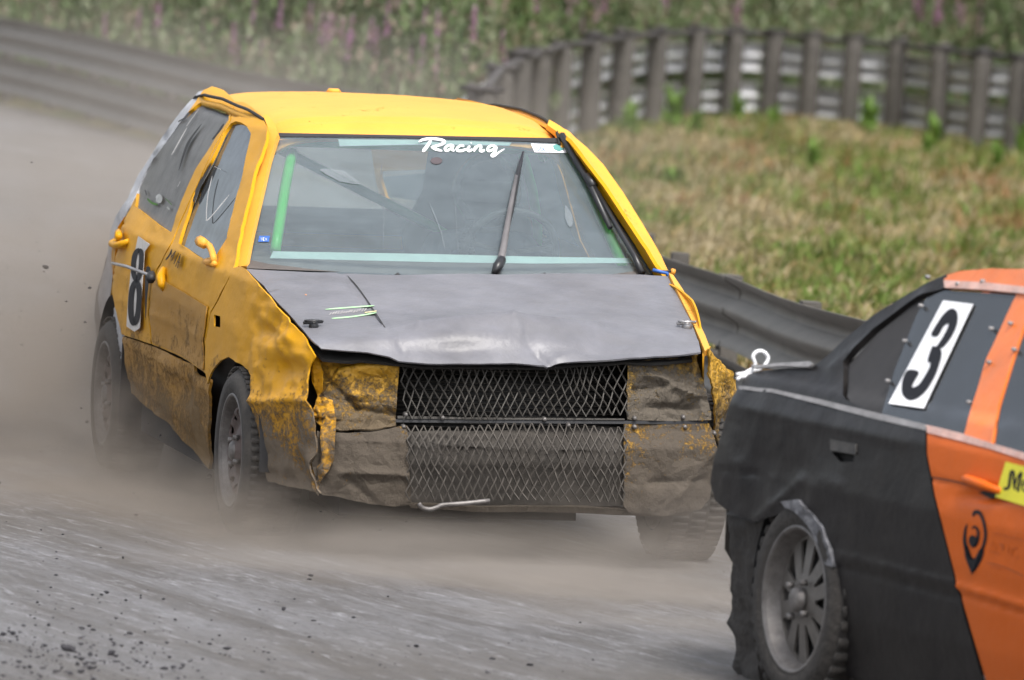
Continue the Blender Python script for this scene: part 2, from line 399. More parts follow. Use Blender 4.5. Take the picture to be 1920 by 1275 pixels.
DK = dict(parent=car)
win_f = [(442, 227), (452, 229), (462, 236), (469, 249), (465, 277), (451, 337), (432, 412), (425, 446), (404, 480), (382, 486), (335, 456), (338, 444), (354, 397), (370, 350), (395, 306), (423, 246), (432, 231)]
win_r = [(377, 193), (400, 199), (429, 213), (428, 224), (401, 265), (370, 318), (341, 381), (321, 436), (307, 428), (254, 387), (258, 350), (282, 299), (326, 237), (367, 199)]
def d_side(P, V):
    return .010*fbm(V*np.array([3, 3.5, 3.5]), 3)+soft(P, (330, 640), (40, 60), -.02)+crease(P, (228, 560), (390, 640), 9, .006)+.004*ridged(V*9, 5)
fdoor = [(440, 190), (455, 190), (467, 197), (489, 215), (501, 240), (498, 262), (476, 325), (451, 428), (439, 497), (428, 520), (413, 551), (394, 584), (384, 636), (383, 700), (352, 679), (284, 646), (283, 560), (296, 505), (323, 455), (352, 392), (398, 292), (432, 225)]
panel('front_door', Y, g_side, fdoor, M['yellow'], car, [win_f], 7, .012, d_side)
rdoor = [(398, 165), (420, 169), (439, 189), (430, 225), (396, 292), (350, 392), (321, 455), (294, 505), (281, 560), (282, 645), (228, 627), (222, 600), (212, 540), (209, 480), (217, 437), (235, 406), (254, 368), (275, 321), (313, 268), (351, 215), (383, 171)]
rd = panel('rear_door', Y, g_side, rdoor, M['yellow'], car, [win_r], 7, .012, d_side)
sill = [(228, 630), (283, 650), (352, 683), (366, 703), (388, 712), (392, 880), (345, 832), (315, 798), (242, 737), (236, 700)]
tag(panel('sill_panel', Y, g_side, sill, M['door_brown'], car, (), 8, .01, lambda P, V: -.012+.014*ridged(V*4, 8)+.01*fbm(V*7, 9)+crease(P, (228, 640), (392, 735), 6, .010)+crease(P, (240, 720), (392, 860), 5, -.008)+soft(P, (330, 730), (30, 30), -.02)), 'mud covered lower sill panel')
plate = [(284, 545), (388, 590), (383, 640), (383, 697), (353, 677), (284, 643)]
tag(panel('door_plate', Y, g_side, [(286, 528), (300, 520), (390, 575), (382, 640), (381, 694), (353, 675), (286, 641)], M['door_brown'], car, (), 7, .003, lambda P, V: .008+d_side(P, V)), 'brown muddy repair plate on the front door')
# window panes: mud smeared
panel('door_window', Y, g_side, win_f, M['sideglass'], car, (), 14, .004, off=-.012)
panel('door_window', Y, g_side, win_r, M['window_mud'], car, (), 10, .004, off=-.010)
for S_ in [([(398, 330), (390, 365), (387, 405), (392, 410), (430, 365)], 1.6), ([(350, 240), (332, 272), (322, 290)], 1.5), ([(402, 312), (414, 318)], 1.4), ([(338, 340), (333, 350)], 1.3), ([(372, 205), (350, 236)], 1.6)]: strokes('window_scratch', Y, g_side, [S_], M['whitedirty'], car, .002)
for nm_, col_, S_ in (('window_stain', (.30, .31, .30), ([(294, 366), (299, 372), (296, 380)], 11)), ('window_stain', (.28, .29, .27), ([(313, 388), (318, 393)], 7)), ('window_stain', (.05, .14, .02), ([(276, 372), (284, 380), (296, 384)], 4)), ('window_stain', (.05, .14, .02), ([(310, 372), (322, 384)], 3)), ('window_stain', (.012, .012, .014), ([(272, 356), (275, 366)], 4)), ('window_stain', (.02, .02, .022), ([(420, 232), (408, 250), (398, 262)], 4)), ('window_stain', (.02, .02, .02), ([(334, 228), (345, 222)], 6)), ('window_stain', (.14, .13, .02), ([(380, 196), (400, 202), (424, 212)], 5)), ('window_stain', (.03, .03, .03), ([(378, 232), (352, 270), (335, 320)], [2, 5, 2]))):
    strokes(nm_, Y, g_side, [S_], simple('stain', col_, .8), car, .0025)
strokes('window_gap', Y, g_side, [([(396, 306), (385, 325), (372, 352), (362, 378)], [2, 7, 8, 3])], M['dark'], car, .003)
# front wing, right-hand side of the car
wing = [(434, 503), (451, 499), (461, 505), (508, 556), (559, 615), (588, 652), (596, 668), (586, 690), (583, 732), (590, 798), (592, 850), (584, 869), (592, 916), (600, 926), (508, 902), (498, 864), (484, 812), (482, 789), (479, 751), (475, 704), (456, 685), (428, 669), (416, 676), (399, 695), (390, 720), (387, 700), (387, 640), (397, 588), (415, 554), (430, 522)]
def d_wing(P, V):
    k = np.clip((V[:, 1]*-1+.25)/.5, 0, 1)
    return .006*fbm(V*4, 11)+soft(P, (500, 620), (26, 22), -.022)+soft(P, (535, 690), (22, 20), -.03)+crease(P, (480, 752), (600, 752), 7, .020)+crease(P, (500, 600), (555, 640), 8, .012)+crease(P, (530, 640), (560, 720), 7, .012)+k*.020*ridged(V*np.array([6, 8, 8]), 12)+.0035*ridged(V*18, 13)*np.clip((P[:, 1]-600)/80, 0, 1)
panel('front_wing', Y, g_side, wing, M['yellow'], car, [[(402, 590), (413, 593), (413, 614), (402, 612)]], 6, .006, d_wing)
# far-side copies, mirrored, for the parts the near ones stand for
for nm, ol, hl, mt in (('front_door', fdoor, [win_f], 'yellow'), ('rear_door', rdoor, [win_r], 'yellow'), ('sill_panel', sill, (), 'door_brown')):
    panel(nm, Y, g_side, ol, M[mt], car, hl, 14, .012, None, off=-.004, mirror=True)
panel('door_window', Y, g_side, win_f, M['screen'], car, (), 16, .004, off=-.012, mirror=True)
panel('door_window', Y, g_side, win_r, M['screen'], car, (), 16, .004, off=-.012, mirror=True)
# rear corner with scuffed white paint and black arch
quart = [(383, 169), (351, 214), (313, 267), (275, 320), (254, 367), (235, 405), (217, 436), (209, 480), (212, 540), (222, 600), (228, 628), (236, 700), (226, 706), (214, 640), (203, 610), (190, 600), (184, 560), (187, 535), (198, 500), (202, 470), (208, 430), (218, 405), (240, 372), (262, 325), (300, 262), (338, 208), (372, 172)]
tag(panel('rear_quarter', Y, lambda p: g_side(p)-.012, quart, M['whitepaint'], car, (), 8, .01, lambda P, V: .006*fbm(V*7, 21)), 'scuffed white rear corner showing through the paint')
panel('rear_quarter', Y, lambda p: g_side(p)-.012, quart, M['yellow'], car, (), 14, .01, mirror=True)
tag(panel('arch_trim', Y, lambda p: g_side(p)-.02, [(186, 535), (204, 470), (214, 470), (205, 520), (208, 545), (225, 600), (231, 690), (219, 690), (210, 640), (192, 612), (180, 640), (177, 600), (180, 560)], M['black'], car, (), 8, .01, lambda P, V: .01*fbm(V*9, 4)), 'black rubber trim round the rear wheel arch')

# a-pillars, windscreen
pil = [(521, 250), (517, 262), (505, 300), (485, 385), (470, 450), (461, 499), (441, 499), (453, 428), (478, 325), (500, 262), (503, 240), (493, 216), (500, 214), (516, 232)]
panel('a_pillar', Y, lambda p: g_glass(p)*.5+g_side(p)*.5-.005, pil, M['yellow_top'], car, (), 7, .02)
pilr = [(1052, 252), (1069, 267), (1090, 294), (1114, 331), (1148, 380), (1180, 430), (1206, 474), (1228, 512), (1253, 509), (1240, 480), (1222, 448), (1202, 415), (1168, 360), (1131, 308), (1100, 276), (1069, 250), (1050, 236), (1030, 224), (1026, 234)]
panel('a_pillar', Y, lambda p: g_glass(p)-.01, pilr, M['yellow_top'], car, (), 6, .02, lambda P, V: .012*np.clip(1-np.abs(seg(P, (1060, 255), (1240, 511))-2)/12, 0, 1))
scr = [(520, 252), (700, 252), (900, 256), (1052, 262), (1068, 270), (1100, 320), (1150, 395), (1195, 465), (1224, 514), (1100, 522), (900, 524), (700, 522), (462, 506), (470, 470), (485, 400), (505, 310)]
ws = panel('windscreen', Y, lambda p: g_glass(p)-.012, scr, M['screen'], car, (), 11, .0)
seal = [[(519, 249), (521, 249), (1053, 259), (1072, 268), (1232, 512), (1225, 516), (1066, 275), (1050, 267), (880, 261), (700, 257), (521, 256), (505, 312), (487, 400), (466, 500), (461, 500), (484, 396), (503, 306)]]
panel('windscreen_seal', Y, lambda p: g_glass(p)-.006, seal[0], M['black'], car, (), 8, .01)
GS = lambda p: g_glass(p)-.010
strokes('lettering', Y, GS, [([(780+x/4, 240+y/4) for x, y in pts], w) for pts, w in [
    ([(20, 105), (50, 88), (110, 80), (180, 86), (212, 102), (185, 125), (110, 142)], [3, 5, 5, 5, 6, 5, 4]), ([(112, 90), (88, 130), (50, 178)], [5, 6, 7]), ([(112, 138), (150, 158), (198, 172)], [5, 6, 3]),
    ([(280, 128), (245, 130), (218, 150), (226, 170), (255, 158), (285, 128)], 4.5), ([(285, 128), (268, 160), (290, 170)], 4.5),
    ([(362, 136), (335, 132), (308, 150), (312, 170), (345, 170), (375, 158)], 4.5),
    ([(405, 132), (386, 160), (400, 172), (425, 158)], 4.5), ([(410, 110), (418, 114)], 4.5),
    ([(450, 134), (440, 155), (434, 176)], 4.5), ([(438, 166), (460, 138), (482, 132), (488, 145), (480, 166), (494, 175), (516, 162)], 4.5),
    ([(600, 138), (565, 132), (538, 152), (545, 172), (580, 160), (605, 135)], 4.5), ([(605, 135), (592, 180), (570, 206), (588, 208), (625, 180), (664, 156)], [4.5, 5, 6, 4, 3, 2])]], M['white'], ws, .004)
panel('sun_strip', Y, lambda p: g_glass(p)-.02, [(634, 261), (790, 262), (900, 264), (960, 266), (955, 273), (790, 271), (637, 274)], M['tape'], car, (), 12, .001)
panel('dash_strip', Y, lambda p: g_glass(p)-.022, [(512, 471), (800, 476), (1000, 481), (1180, 484), (1186, 493), (1000, 494), (800, 491), (506, 484)], M['tape'], car, (), 12, .001)
st = panel('scrutineer_sticker', Y, GS, [(995, 270), (1056, 272), (1062, 287), (1002, 286)], M['white'], ws, (), 8, .001, off=.002)
strokes('sticker_print', Y, GS, [(p, 1.1) for p in [[(1027, 275), (1033, 276)], [(1030, 275.5), (1031, 282)], [(1025, 275), (1020, 275), (1020.5, 282), (1026, 282)], [(1025, 278.5), (1021, 278.5)], [(1018, 276), (1013, 276), (1014, 279), (1018, 279), (1018, 282), (1013, 282)], [(1010, 276), (1006, 276), (1007, 279), (1011, 279), (1011, 282), (1006, 282)]]], M['blue'], ws, .006)
panel('sticker_print', Y, GS, [(1036, 274), (1046, 271.5), (1056, 275), (1057, 281), (1048, 285), (1038, 281)], simple('sticker_teal', (.10, .28, .26), .5), ws, (), 5, .001, off=.004)
panel('blue_sticker', Y, GS, [(486, 443), (506, 443), (504, 454), (484, 454)], M['blue'], ws, (), 8, .001, off=.002)
strokes('sticker_print', Y, GS, [(p, 1.) for p in [[(488, 446), (492, 446)], [(490, 446), (490, 451)], [(496, 446), (493.5, 446), (493.5, 451), (496, 451)], [(493.5, 448.5), (496, 448.5)], [(497.5, 446), (500.5, 451)], [(500.5, 446), (497.5, 451)]]], M['white'], ws, .005)
panel('round_sticker', Y, GS, [(818+11*math.cos(a), 302+6.5*math.sin(a)) for a in np.linspace(0, 6.28, 16)[:-1]], simple('brown_sticker', (.07, .055, .06), .6), ws, (), 8, .001, off=.002)
# wipe marks
WIPED = glass_mat('wiped_dust', (.9, .92, .92), (.36, .40, .42), .35)
for S_ in [([(600, 318), (640, 330), (675, 345)], [6, 22, 5]), ([(1060, 385), (1066, 405), (1070, 425)], [4, 14, 10]), ([(1020, 297), (1022, 308)], 4), ([(716, 308), (714, 328)], 3), ([(720, 385), (718, 470)], 2.5), ([(805, 380), (825, 430), (835, 470)], 2), ([(853, 380), (858, 470)], 2.5)]: strokes('wipe_mark', Y, GS, [S_], WIPED, ws, .003)

# bonnet
hood = [(462, 503), (600, 513), (740, 516), (870, 514), (935, 516), (1050, 514), (1200, 515), (1252, 518), (1274, 560), (1297, 608), (1310, 640), (1314, 660), (1270, 665), (1180, 670), (1120, 676), (1060, 681), (1020, 685), (960, 681), (900, 683), (800, 682), (748, 677), (730, 669), (690, 662), (640, 659), (602, 656), (590, 645), (560, 610), (508, 553)]
def d_hood(P, V):
    y = P[:, 1]
    d = .006*fbm(V*np.array([2.5, 3, 3]), 31)+soft(P, (930, 618), (150, 20), .045)+crease(P, (640, 515), (760, 660), 5, -.010)+crease(P, (780, 622), (1120, 618), 9, .018)+soft(P, (1120, 650), (50, 16), -.022)+soft(P, (860, 655), (60, 14), -.016)
    d = d+crease(P, (985, 640), (1030, 684), 9, -.028)+crease(P, (960, 620), (1000, 655), 7, .014)+crease(P, (1080, 660), (1020, 684), 7, .012)+crease(P, (600, 648), (740, 640), 12, .008)
    d = d+soft(P, (1180, 655), (90, 14), -.012)+crease(P, (1050, 600), (1240, 606), 6, .005)+crease(P, (1120, 640), (1300, 636), 9, -.010)
    return d+.004*ridged(V*np.array([5, 8, 5]), 33)*np.clip((y-560)/80, 0, 1)+crease(P, (480, 540), (640, 520), 10, .006)
hd = panel('bonnet', Y, g_hood, hood, M['hood'], car, (), 6, .006, d_hood)
panel('bonnet_inner', Y, lambda p: g_hood(p), [(470, 508), (1245, 520), (1302, 650), (1020, 672), (800, 670), (610, 650), (515, 560)], M['dark'], car, (), 16, .01, off=-.045)
strokes('bonnet_crease_line', Y, g_hood, [([(652, 517), (672, 540), (700, 580), (738, 640)], [1., 2.2, 1.4, 2.6])], M['dark'], hd, .009, .001)  # dark stroke paints the shade along the bonnet crease
strokes('bonnet_fold_line', Y, g_hood, [([(498, 548), (560, 533), (640, 521)], [1, 2, 1])], M['wiper_arm'], hd, .009)  # grey stroke paints the fold's shading onto the bonnet
strokes('bonnet_sticker', Y, lambda p: g_hood(p)+0., [([(610, 580), (660, 576), (702, 573)], 2.2), ([(622, 597), (665, 593), (706, 586)], 2.4)], M['limegreen'], hd, .010)
strokes('bonnet_sticker', Y, g_hood, [([(x, 590-(x-622)*.11+random.uniform(-1, 1)), (x+random.uniform(3, 5), 585-(x-622)*.11+random.uniform(-1, 1))], 2.4) for x in range(618, 684, 5)], M['whitedirty'], hd, .010)
strokes('bonnet_sticker', Y, g_hood, [([(684, 586), (706, 583)], 5)], simple('cream_sticker', (.6, .55, .3), .5), hd, .010)
M['chip'] = simple('orange_chip', (.75, .30, .1), .5)
for S_ in (([(571, 540), (574, 541)], 3.5), ([(572, 552), (575, 553)], 3.5)): strokes('paint_chip', Y, g_hood, [S_], M['chip'], hd, .008)
for q in ((588, 614), (1288, 615)):
    p = Y.hit([q], g_hood)[0]; p[2] += .008; b = MB()
    b.tube([p+np.array([0, 0, -.02]), p+np.array([0, 0, .018])], [.020, .012], 10); b.tube([p+np.array([-.035, 0, .006]), p+np.array([.03, .005, .012])], .006, 6); b.tube([p+np.array([.03*math.cos(a), .02*math.sin(a), .014]) for a in np.linspace(0, 5.2, 12)], .0035, 6)
    b.build('bonnet_pin', M['steel'] if q[0] > 1000 else M['wiper'], car)
for q in ((740, 520), (1015, 520)):
    p = Y.at(q, 1, .36); b = MB(); b.tube([p, p+np.array([.012, -.01, .012])], .008, 6); b.build('washer_jet', M['black'], car)
# far wing: strip beside the bonnet and the torn sheet behind the lamp cover
panel('front_wing', Y, lambda p: (.735+.19*(p[:, 1]+.55)/.97)+.01-p[:, 2], [(1254, 512), (1262, 515), (1282, 545), (1304, 590), (1322, 628), (1331, 652), (1322, 658), (1312, 634), (1298, 603), (1276, 558)], M['yellow_top'], car, (), 6, .02)
def d_far(P, V): return .03*ridged(V*np.array([7, 5, 7]), 41)+.012*fbm(V*14, 42)
tag(panel('wing_panel', Y, g_ffar, [(1317, 654), (1330, 650), (1336, 672), (1352, 682), (1376, 712), (1376, 730), (1362, 772), (1350, 810), (1344, 845), (1337, 886), (1333, 800), (1329, 752), (1322, 700)], M['lamp_cover'], car, (), 5, .006, d_far), 'bent and torn far wing corner')
panel('front_wing', Y, g_side, [(434, 503), (451, 499), (461, 505), (508, 556), (530, 585), (535, 700), (530, 800), (530, 905), (508, 902), (498, 864), (484, 812), (482, 789), (479, 751), (475, 704), (456, 685), (428, 669), (416, 676), (399, 695), (390, 720), (387, 700), (387, 640), (397, 588), (415, 554), (430, 522)], M['yellow'], car, (), 12, .006, None, off=-.03, mirror=True)

# front end
def d_cover(P, V):
    k = np.clip((660-P[:, 0])/60, 0, 1)+np.clip((P[:, 0]-1300)/30, 0, 1)
    return .010*fbm(V*np.array([7, 7, 9]), 51)+(.014+.022*k)*ridged(V*np.array([7, 7, 10]), 52)+.007*ridged(V*24, 54)
panel('headlight_cover', Y, lambda p: g_front(p), [(600, 668), (648, 664), (700, 668), (733, 673), (748, 681), (747, 710), (744, 740), (741, 800), (700, 806), (640, 812), (608, 806), (598, 760), (604, 735), (594, 700)], M['lamp_cover'], car, (), 4.5, .006,
      lambda P, V: d_cover(P, V)+crease(P, (610, 705), (668, 765), 5, -.030)+crease(P, (668, 765), (742, 778), 4, -.022)+crease(P, (612, 740), (640, 700), 5, .025)+crease(P, (600, 690), (660, 680), 4, -.016)+crease(P, (620, 690), (730, 690), 9, .012)+crease(P, (640, 740), (740, 740), 8, .012))
panel('headlight_cover', Y, lambda p: g_front(p), [(1176, 681), (1215, 674), (1291, 670), (1313, 664), (1310, 690), (1314, 724), (1322, 758), (1325, 788), (1264, 790), (1189, 788), (1176, 786)], M['lamp_cover_grey'], car, (), 4.5, .006,
      lambda P, V: 1.1*d_cover(P, V)+crease(P, (1190, 730), (1250, 722), 4, -.024)+crease(P, (1250, 722), (1300, 745), 4, .026)+crease(P, (1215, 762), (1300, 766), 7, -.028)+crease(P, (1290, 700), (1305, 770), 4, .024)+crease(P, (1200, 700), (1245, 716), 4, .018))
b = MB(); b.box((-.15, -.25, .19), (.80, .5, .06), None); b.box((-.15, -.05, .16), (.5, .4, .05)); b.build('shade_plate', M['dark'], car, smooth=False)  # dark plates added to block bright ground and deepen shade under the nose
def d_bump(P, V):
    k = np.clip((650-P[:, 0])/50, 0, 1)
    return .010*fbm(V*np.array([4, 4, 6]), 61)+(.009+.035*k)*ridged(V*np.array([7, 5, 5]), 62)+.004*ridged(V*20, 63)+crease(P, (640, 885), (760, 890), 5, .016)+crease(P, (655, 900), (700, 940), 6, -.012)+crease(P, (1220, 905), (1320, 900), 7, -.014)+crease(P, (1270, 930), (1330, 850), 9, .012)+soft(P, (690, 830), (50, 22), -.02)
panel('front_bumper', Y, g_front, [(598, 815), (640, 814), (700, 808), (741, 802), (764, 800), (766, 870), (772, 946), (740, 950), (700, 947), (660, 938), (625, 930), (606, 928), (598, 916), (590, 870), (597, 850)], M['mudskin'], car, (), 5, .006, d_bump)
panel('front_bumper', Y, g_front, [(1170, 795), (1264, 796), (1328, 794), (1334, 805), (1343, 850), (1337, 900), (1330, 935), (1310, 955), (1250, 966), (1180, 961), (1168, 948)], M['mudskin'], car, (), 5, .006, d_bump)
# torn strips between wing and bumper
for k, (ol, a) in enumerate([([(589, 668), (603, 672), (612, 700), (608, 735), (620, 752), (612, 790), (600, 800), (592, 780), (600, 745), (590, 715)], .03), ([(600, 745), (628, 752), (634, 790), (632, 850), (622, 880), (604, 905), (600, 870), (612, 850), (606, 810), (592, 795)], .035), ([(584, 850), (596, 845), (600, 905), (603, 928), (590, 915)], .02)]):
    tag(panel('torn_strip', Y, lambda p: g_front(p)-.01, ol, M['yellow_front'], car, (), 4, .005, lambda P, V: .02+a*ridged(V*np.array([14, 8, 9]), 70+k)+.012*fbm(V*20, 75+k)), 'crumpled torn yellow strip at the front corner')
# crash beam, radiator, backing plate, lower lip
b = MB()
for zc in (.36,): b.box((0, -.50, zc), (1.15, .06, .12))
b.build('crash_beam', M['dark'], car)
b = MB(); b.box((0, -.40, .52), (.86, .05, .42)); b.build('radiator', M['radiator'], car)
b = MB()
for k in range(26): b.box((0, -.428, .36+k*.0135), (.80, .008, .004))
b.build('radiator_fins', M['mesh'], car)
panel('backing_plate', Y, g_front, [(755, 800), (1176, 800), (1172, 950), (960, 956), (765, 948)], M['caked'], car, (), 9, .006, lambda P, V: -.022+.010*fbm(V*8, 81)+crease(P, (760, 868), (1170, 872), 10, .010))
panel('mesh_bar', Y, g_front, [(742, 786), (1176, 789), (1326, 790), (1326, 795), (1176, 795), (742, 792)], M['black'], car, (), 9, .008, off=.002)
panel('mesh_bar', Y, g_front, [(745, 780), (900, 783), (1170, 785), (1170, 788), (900, 787), (745, 785)], M['mesh'], car, (), 9, .006, off=.006)
panel('bumper_lip', Y, lambda p: g_front(p)-.015, [(765, 944), (900, 950), (1060, 950), (1180, 955), (1300, 957), (1290, 967), (1195, 968), (1060, 961), (900, 960), (770, 952)], M['mudskin'], car, (), 7, .02, lambda P, V: .006*fbm(V*12, 83))
def mesh_sheet(x0, x1, yt, yb, pitch, rise, seed, r, name, mt, bulge):
    mb = MB(); n = int((x1-x0+(yb-yt)*pitch/rise)/pitch)+2; rr = random.Random(seed)
    for sgn in (1, -1):
        for k in range(-n, n*2):
            xs = x0+k*pitch; st = []
            for j in range(int((yb-yt)/rise*2)+1):
                y = yt+j*rise/2; x = xs+sgn*j*pitch/2
                if x0 <= x <= x1 and y <= yb: st.append((x, y))
                elif len(st) > 1: break
                else: st = []
            if len(st) < 2: continue
            P = np.array(st); P = densify(P, rise/3, False)
            nx = noise(np.c_[P/70., np.zeros(len(P))+seed], seed); ny = noise(np.c_[P/60., np.zeros(len(P))+seed+5], seed+1)
            P = P+np.stack([nx*8, ny*7], 1)
            V = Y.hit(P, g_front, 25, 29)
            V[:, 1] -= .010+bulge*(noise(np.c_[P/90., np.zeros(len(P))], seed+2)+.3)+.004*sgn*np.cos(np.arange(len(P))*2.1)
            mb.tube(V, r, 4, False)
    return mb.build(name, mt, car, smooth=False)
tag(mesh_sheet(757, 1176, 682, 787, 16.0, 34, 5, .0026, 'grille_mesh', M['mesh'], .018), 'upper wire mesh grille of bent diamonds')
tag(mesh_sheet(757, 1174, 796, 946, 16.0, 32, 9, .0028, 'bumper_mesh', M['mesh_low'], .010), 'lower wire mesh caked with mud')
b = MB()
for q in ((760, 777), (756, 800), (829, 783), (1020, 786), (1189, 784), (1189, 800), (1280, 782), (1283, 800), (1338, 812), (1065, 797)):
    p = Y.hit([q], g_front)[0]; b = MB(); b.tube([p+np.array([0, .005, 0]), p+np.array([0, -.016, 0])], [.010, .006], 8); b.build('bolt', M['rimlip'], car)
b = MB(); P = [Y.at(q, 1, -.70) for q in ((785, 944), (792, 952), (806, 955), (820, 951), (830, 947), (870, 944), (918, 939))]; b.tube(smooth_poly(P, 4), .008, 8); b.build('tow_hook', M['rimlip'], car)

# roof in one sheet from header to tailgate, then tailgate
yy = np.r_[np.linspace(1.085, 1.2, 6), np.linspace(1.25, 2.70, 26), np.linspace(2.74, 2.80, 3)]
zc = lerp_tab(yy, [(1.085, 1.318), (1.125, 1.362), (1.15, 1.372), (1.17, 1.374), (1.2, 1.388), (1.45, 1.412), (1.9, 1.425), (2.3, 1.418), (2.6, 1.395), (2.75, 1.365), (2.80, 1.33)])
hw = lerp_tab(yy, [(1.085, .512), (1.2, .525), (1.6, .55), (2.2, .55), (2.8, .50)])
u = np.linspace(-1, 1, 41); G = np.zeros((len(yy), 41, 3))
for i in range(len(yy)):
    G[i, :, 0] = hw[i]*u+.008; G[i, :, 1] = yy[i]+.03*(np.abs(u)**3)*(1 if yy[i] < 1.3 else 0); G[i, :, 2] = zc[i]-.022*u**2-.045*np.abs(u)**10
G[:, :, 2] += (.003*fbm(G.reshape(-1, 3)*4, 91)+.002*ridged(G.reshape(-1, 3)*11, 92)).reshape(G.shape[:2])
a, c = G.shape[:2]; T = np.array([t for i in range(a-1) for j in range(c-1) for t in ((i*c+j, i*c+j+1, (i+1)*c+j+1), (i*c+j, (i+1)*c+j+1, (i+1)*c+j))])
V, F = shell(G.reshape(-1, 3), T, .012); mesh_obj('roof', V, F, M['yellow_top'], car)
for s in (-1, 1):
    if s < 0: P = None
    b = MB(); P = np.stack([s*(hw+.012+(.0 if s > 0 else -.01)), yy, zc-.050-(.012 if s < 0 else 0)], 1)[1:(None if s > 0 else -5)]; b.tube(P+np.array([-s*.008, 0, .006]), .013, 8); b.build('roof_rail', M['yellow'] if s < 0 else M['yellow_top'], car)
    b = MB(); P = np.stack([s*(hw-.004), yy, zc-.048+.022], 1)[1:]; b.tube(P, .006, 5); b.build('drip_channel', M['dark'], car)
p = np.array([-.03, 2.45, 1.412]); b = MB(); b.tube([p, p+np.array([0, 0, .012])], [.030, .018], 10); b.build('roof_vent', M['yellow_top'], car)
b = MB(); b.grid([[(w0*t, y0-.10*abs(t)**4, z0) for t in np.linspace(-1, 1, 15)] for y0, z0, w0 in ((2.83, 1.31, .47), (2.97, 1.02, .58), (3.02, .92, .62))]); b.build('rear_window', M['clear'], car)
for s in (-1, 1):
    b = MB(); b.tube([(s*.475, 2.76, 1.30), (s*.58, 2.90, 1.02), (s*.62, 2.94, .88)], .03, 6); b.build('c_pillar', M['yellow'], car)
b = MB(); b.grid([[(w0*t, y0-.10*abs(t)**4, z0) for t in np.linspace(-1, 1, 15)] for y0, z0, w0 in ((2.79, 1.34, .50), (2.83, 1.29, .50))]); b.build('tailgate_header', M['yellow'], car)
G = []
for y0, z0, w0 in ((3.03, .90, .70), (3.05, .86, .72), (3.08, .62, .73), (3.12, .5, .74), (3.12, .28, .72), (3.0, .22, .70)):
    G.append([(w0*t, y0-.10*abs(t)**4, z0) for t in np.linspace(-1, 1, 15)])
b = MB(); b.grid(G); b.build('tailgate', M['yellow'], car)
# dark tub, bulkhead, dashboard, floor
b = MB(); G = []
for y0, w0, z0, z1 in ((-.46, .50, .24, .62), (-.3, .58, .22, .66), (-.29, .44, .2, .70), (.30, .44, .2, .80), (.36, .72, .18, .84), (.9, .745, .18, .86), (2.15, .745, .18, .86), (2.2, .50, .2, .86), (2.9, .50, .24, .80)):
    G.append([(-w0, y0, z0), (w0, y0, z0), (w0, y0, z1), (-w0, y0, z1)])
b.grid(G, True); b.build('chassis_tub', M['dark'], car, smooth=False)
b = MB(); b.grid([[(x, .44+.25*(x/.7)**2*.2, .895) for x in np.linspace(-.70, .70, 9)], [(x, .60, .925) for x in np.linspace(-.70, .70, 9)], [(x, .85, .93) for x in np.linspace(-.69, .69, 9)], [(x, .95, .86) for x in np.linspace(-.69, .69, 9)], [(x, .95, .6) for x in np.linspace(-.69, .69, 9)]])
b.build('dashboard', M['dash'], car)
b = MB(); b.box((0, 2.3, .95), (1.2, .9, .04)); b.build('parcel_shelf', M['dash'], car)
b = MB()
for P in ([Y.at((548, 285), 1, 1.18), Y.at((535, 350), 1, .98), Y.at((516, 470), 1, .68)], [Y.at((1068, 285), 1, 1.17), Y.at((1096, 335), 1, 1.05), Y.at((1138, 430), 1, .84), Y.at((1168, 500), 1, .70)]): b.tube(smooth_poly(P, 4), .019, 8)
for s in (-1, 1):
    b.tube(smooth_poly([(s*.47, 1.17, 1.27), (s*.49, 1.4, 1.32), (s*.50, 1.75, 1.33), (s*.60, 1.78, 1.0), (s*.64, 1.8, .3)], 4), .018, 8)
b.tube([(-.50, 1.75, 1.33), (.50, 1.75, 1.33)], .018, 8); b.tube([(-.48, 1.25, 1.29), (.48, 1.25, 1.29)], .018, 8); b.tube([(-.5, 1.76, 1.3), (.6, 1.79, .8)], .018, 8)
b.build('roll_cage', M['green'], car)
b = MB()
for z0, w0, d0, yq in ((.30, .22, .1, 1.45), (.42, .24, .1, 1.5), (.70, .23, .06, 1.74), (.95, .25, .06, 1.82), (1.10, .17, .07, 1.86), (1.24, .15, .07, 1.88), (1.27, .10, .05, 1.88)):
    b.V.append(np.array([(.36+w0*math.cos(a), yq+d0*math.sin(a), z0) for a in np.linspace(0, 2*math.pi, 17)[:-1]])); 
b.F = [(i*16+j, i*16+(j+1) % 16, (i+1)*16+(j+1) % 16, (i+1)*16+j) for i in range(6) for j in range(16)]; b.n = 112
b.build('bucket_seat', M['seat'], car)
b = MB(); c0 = np.array([.36, 1.14, .93])
b.tube([c0+np.array([.165*math.cos(a), .165*math.sin(a)*-.35, .165*math.sin(a)*.93]) for a in np.linspace(0, 2*math.pi, 25)], .013, 8, False)
for a in (0.2, 2.9, 4.7): b.tube([c0+np.array([0, .02, 0]), c0+np.array([.165*math.cos(a), .165*math.sin(a)*-.35, .165*math.sin(a)*.93])], .010, 6)
b.tube([c0, c0+np.array([0, -.25, -.12])], .02, 6); b.build('steering_wheel', M['black'], car)
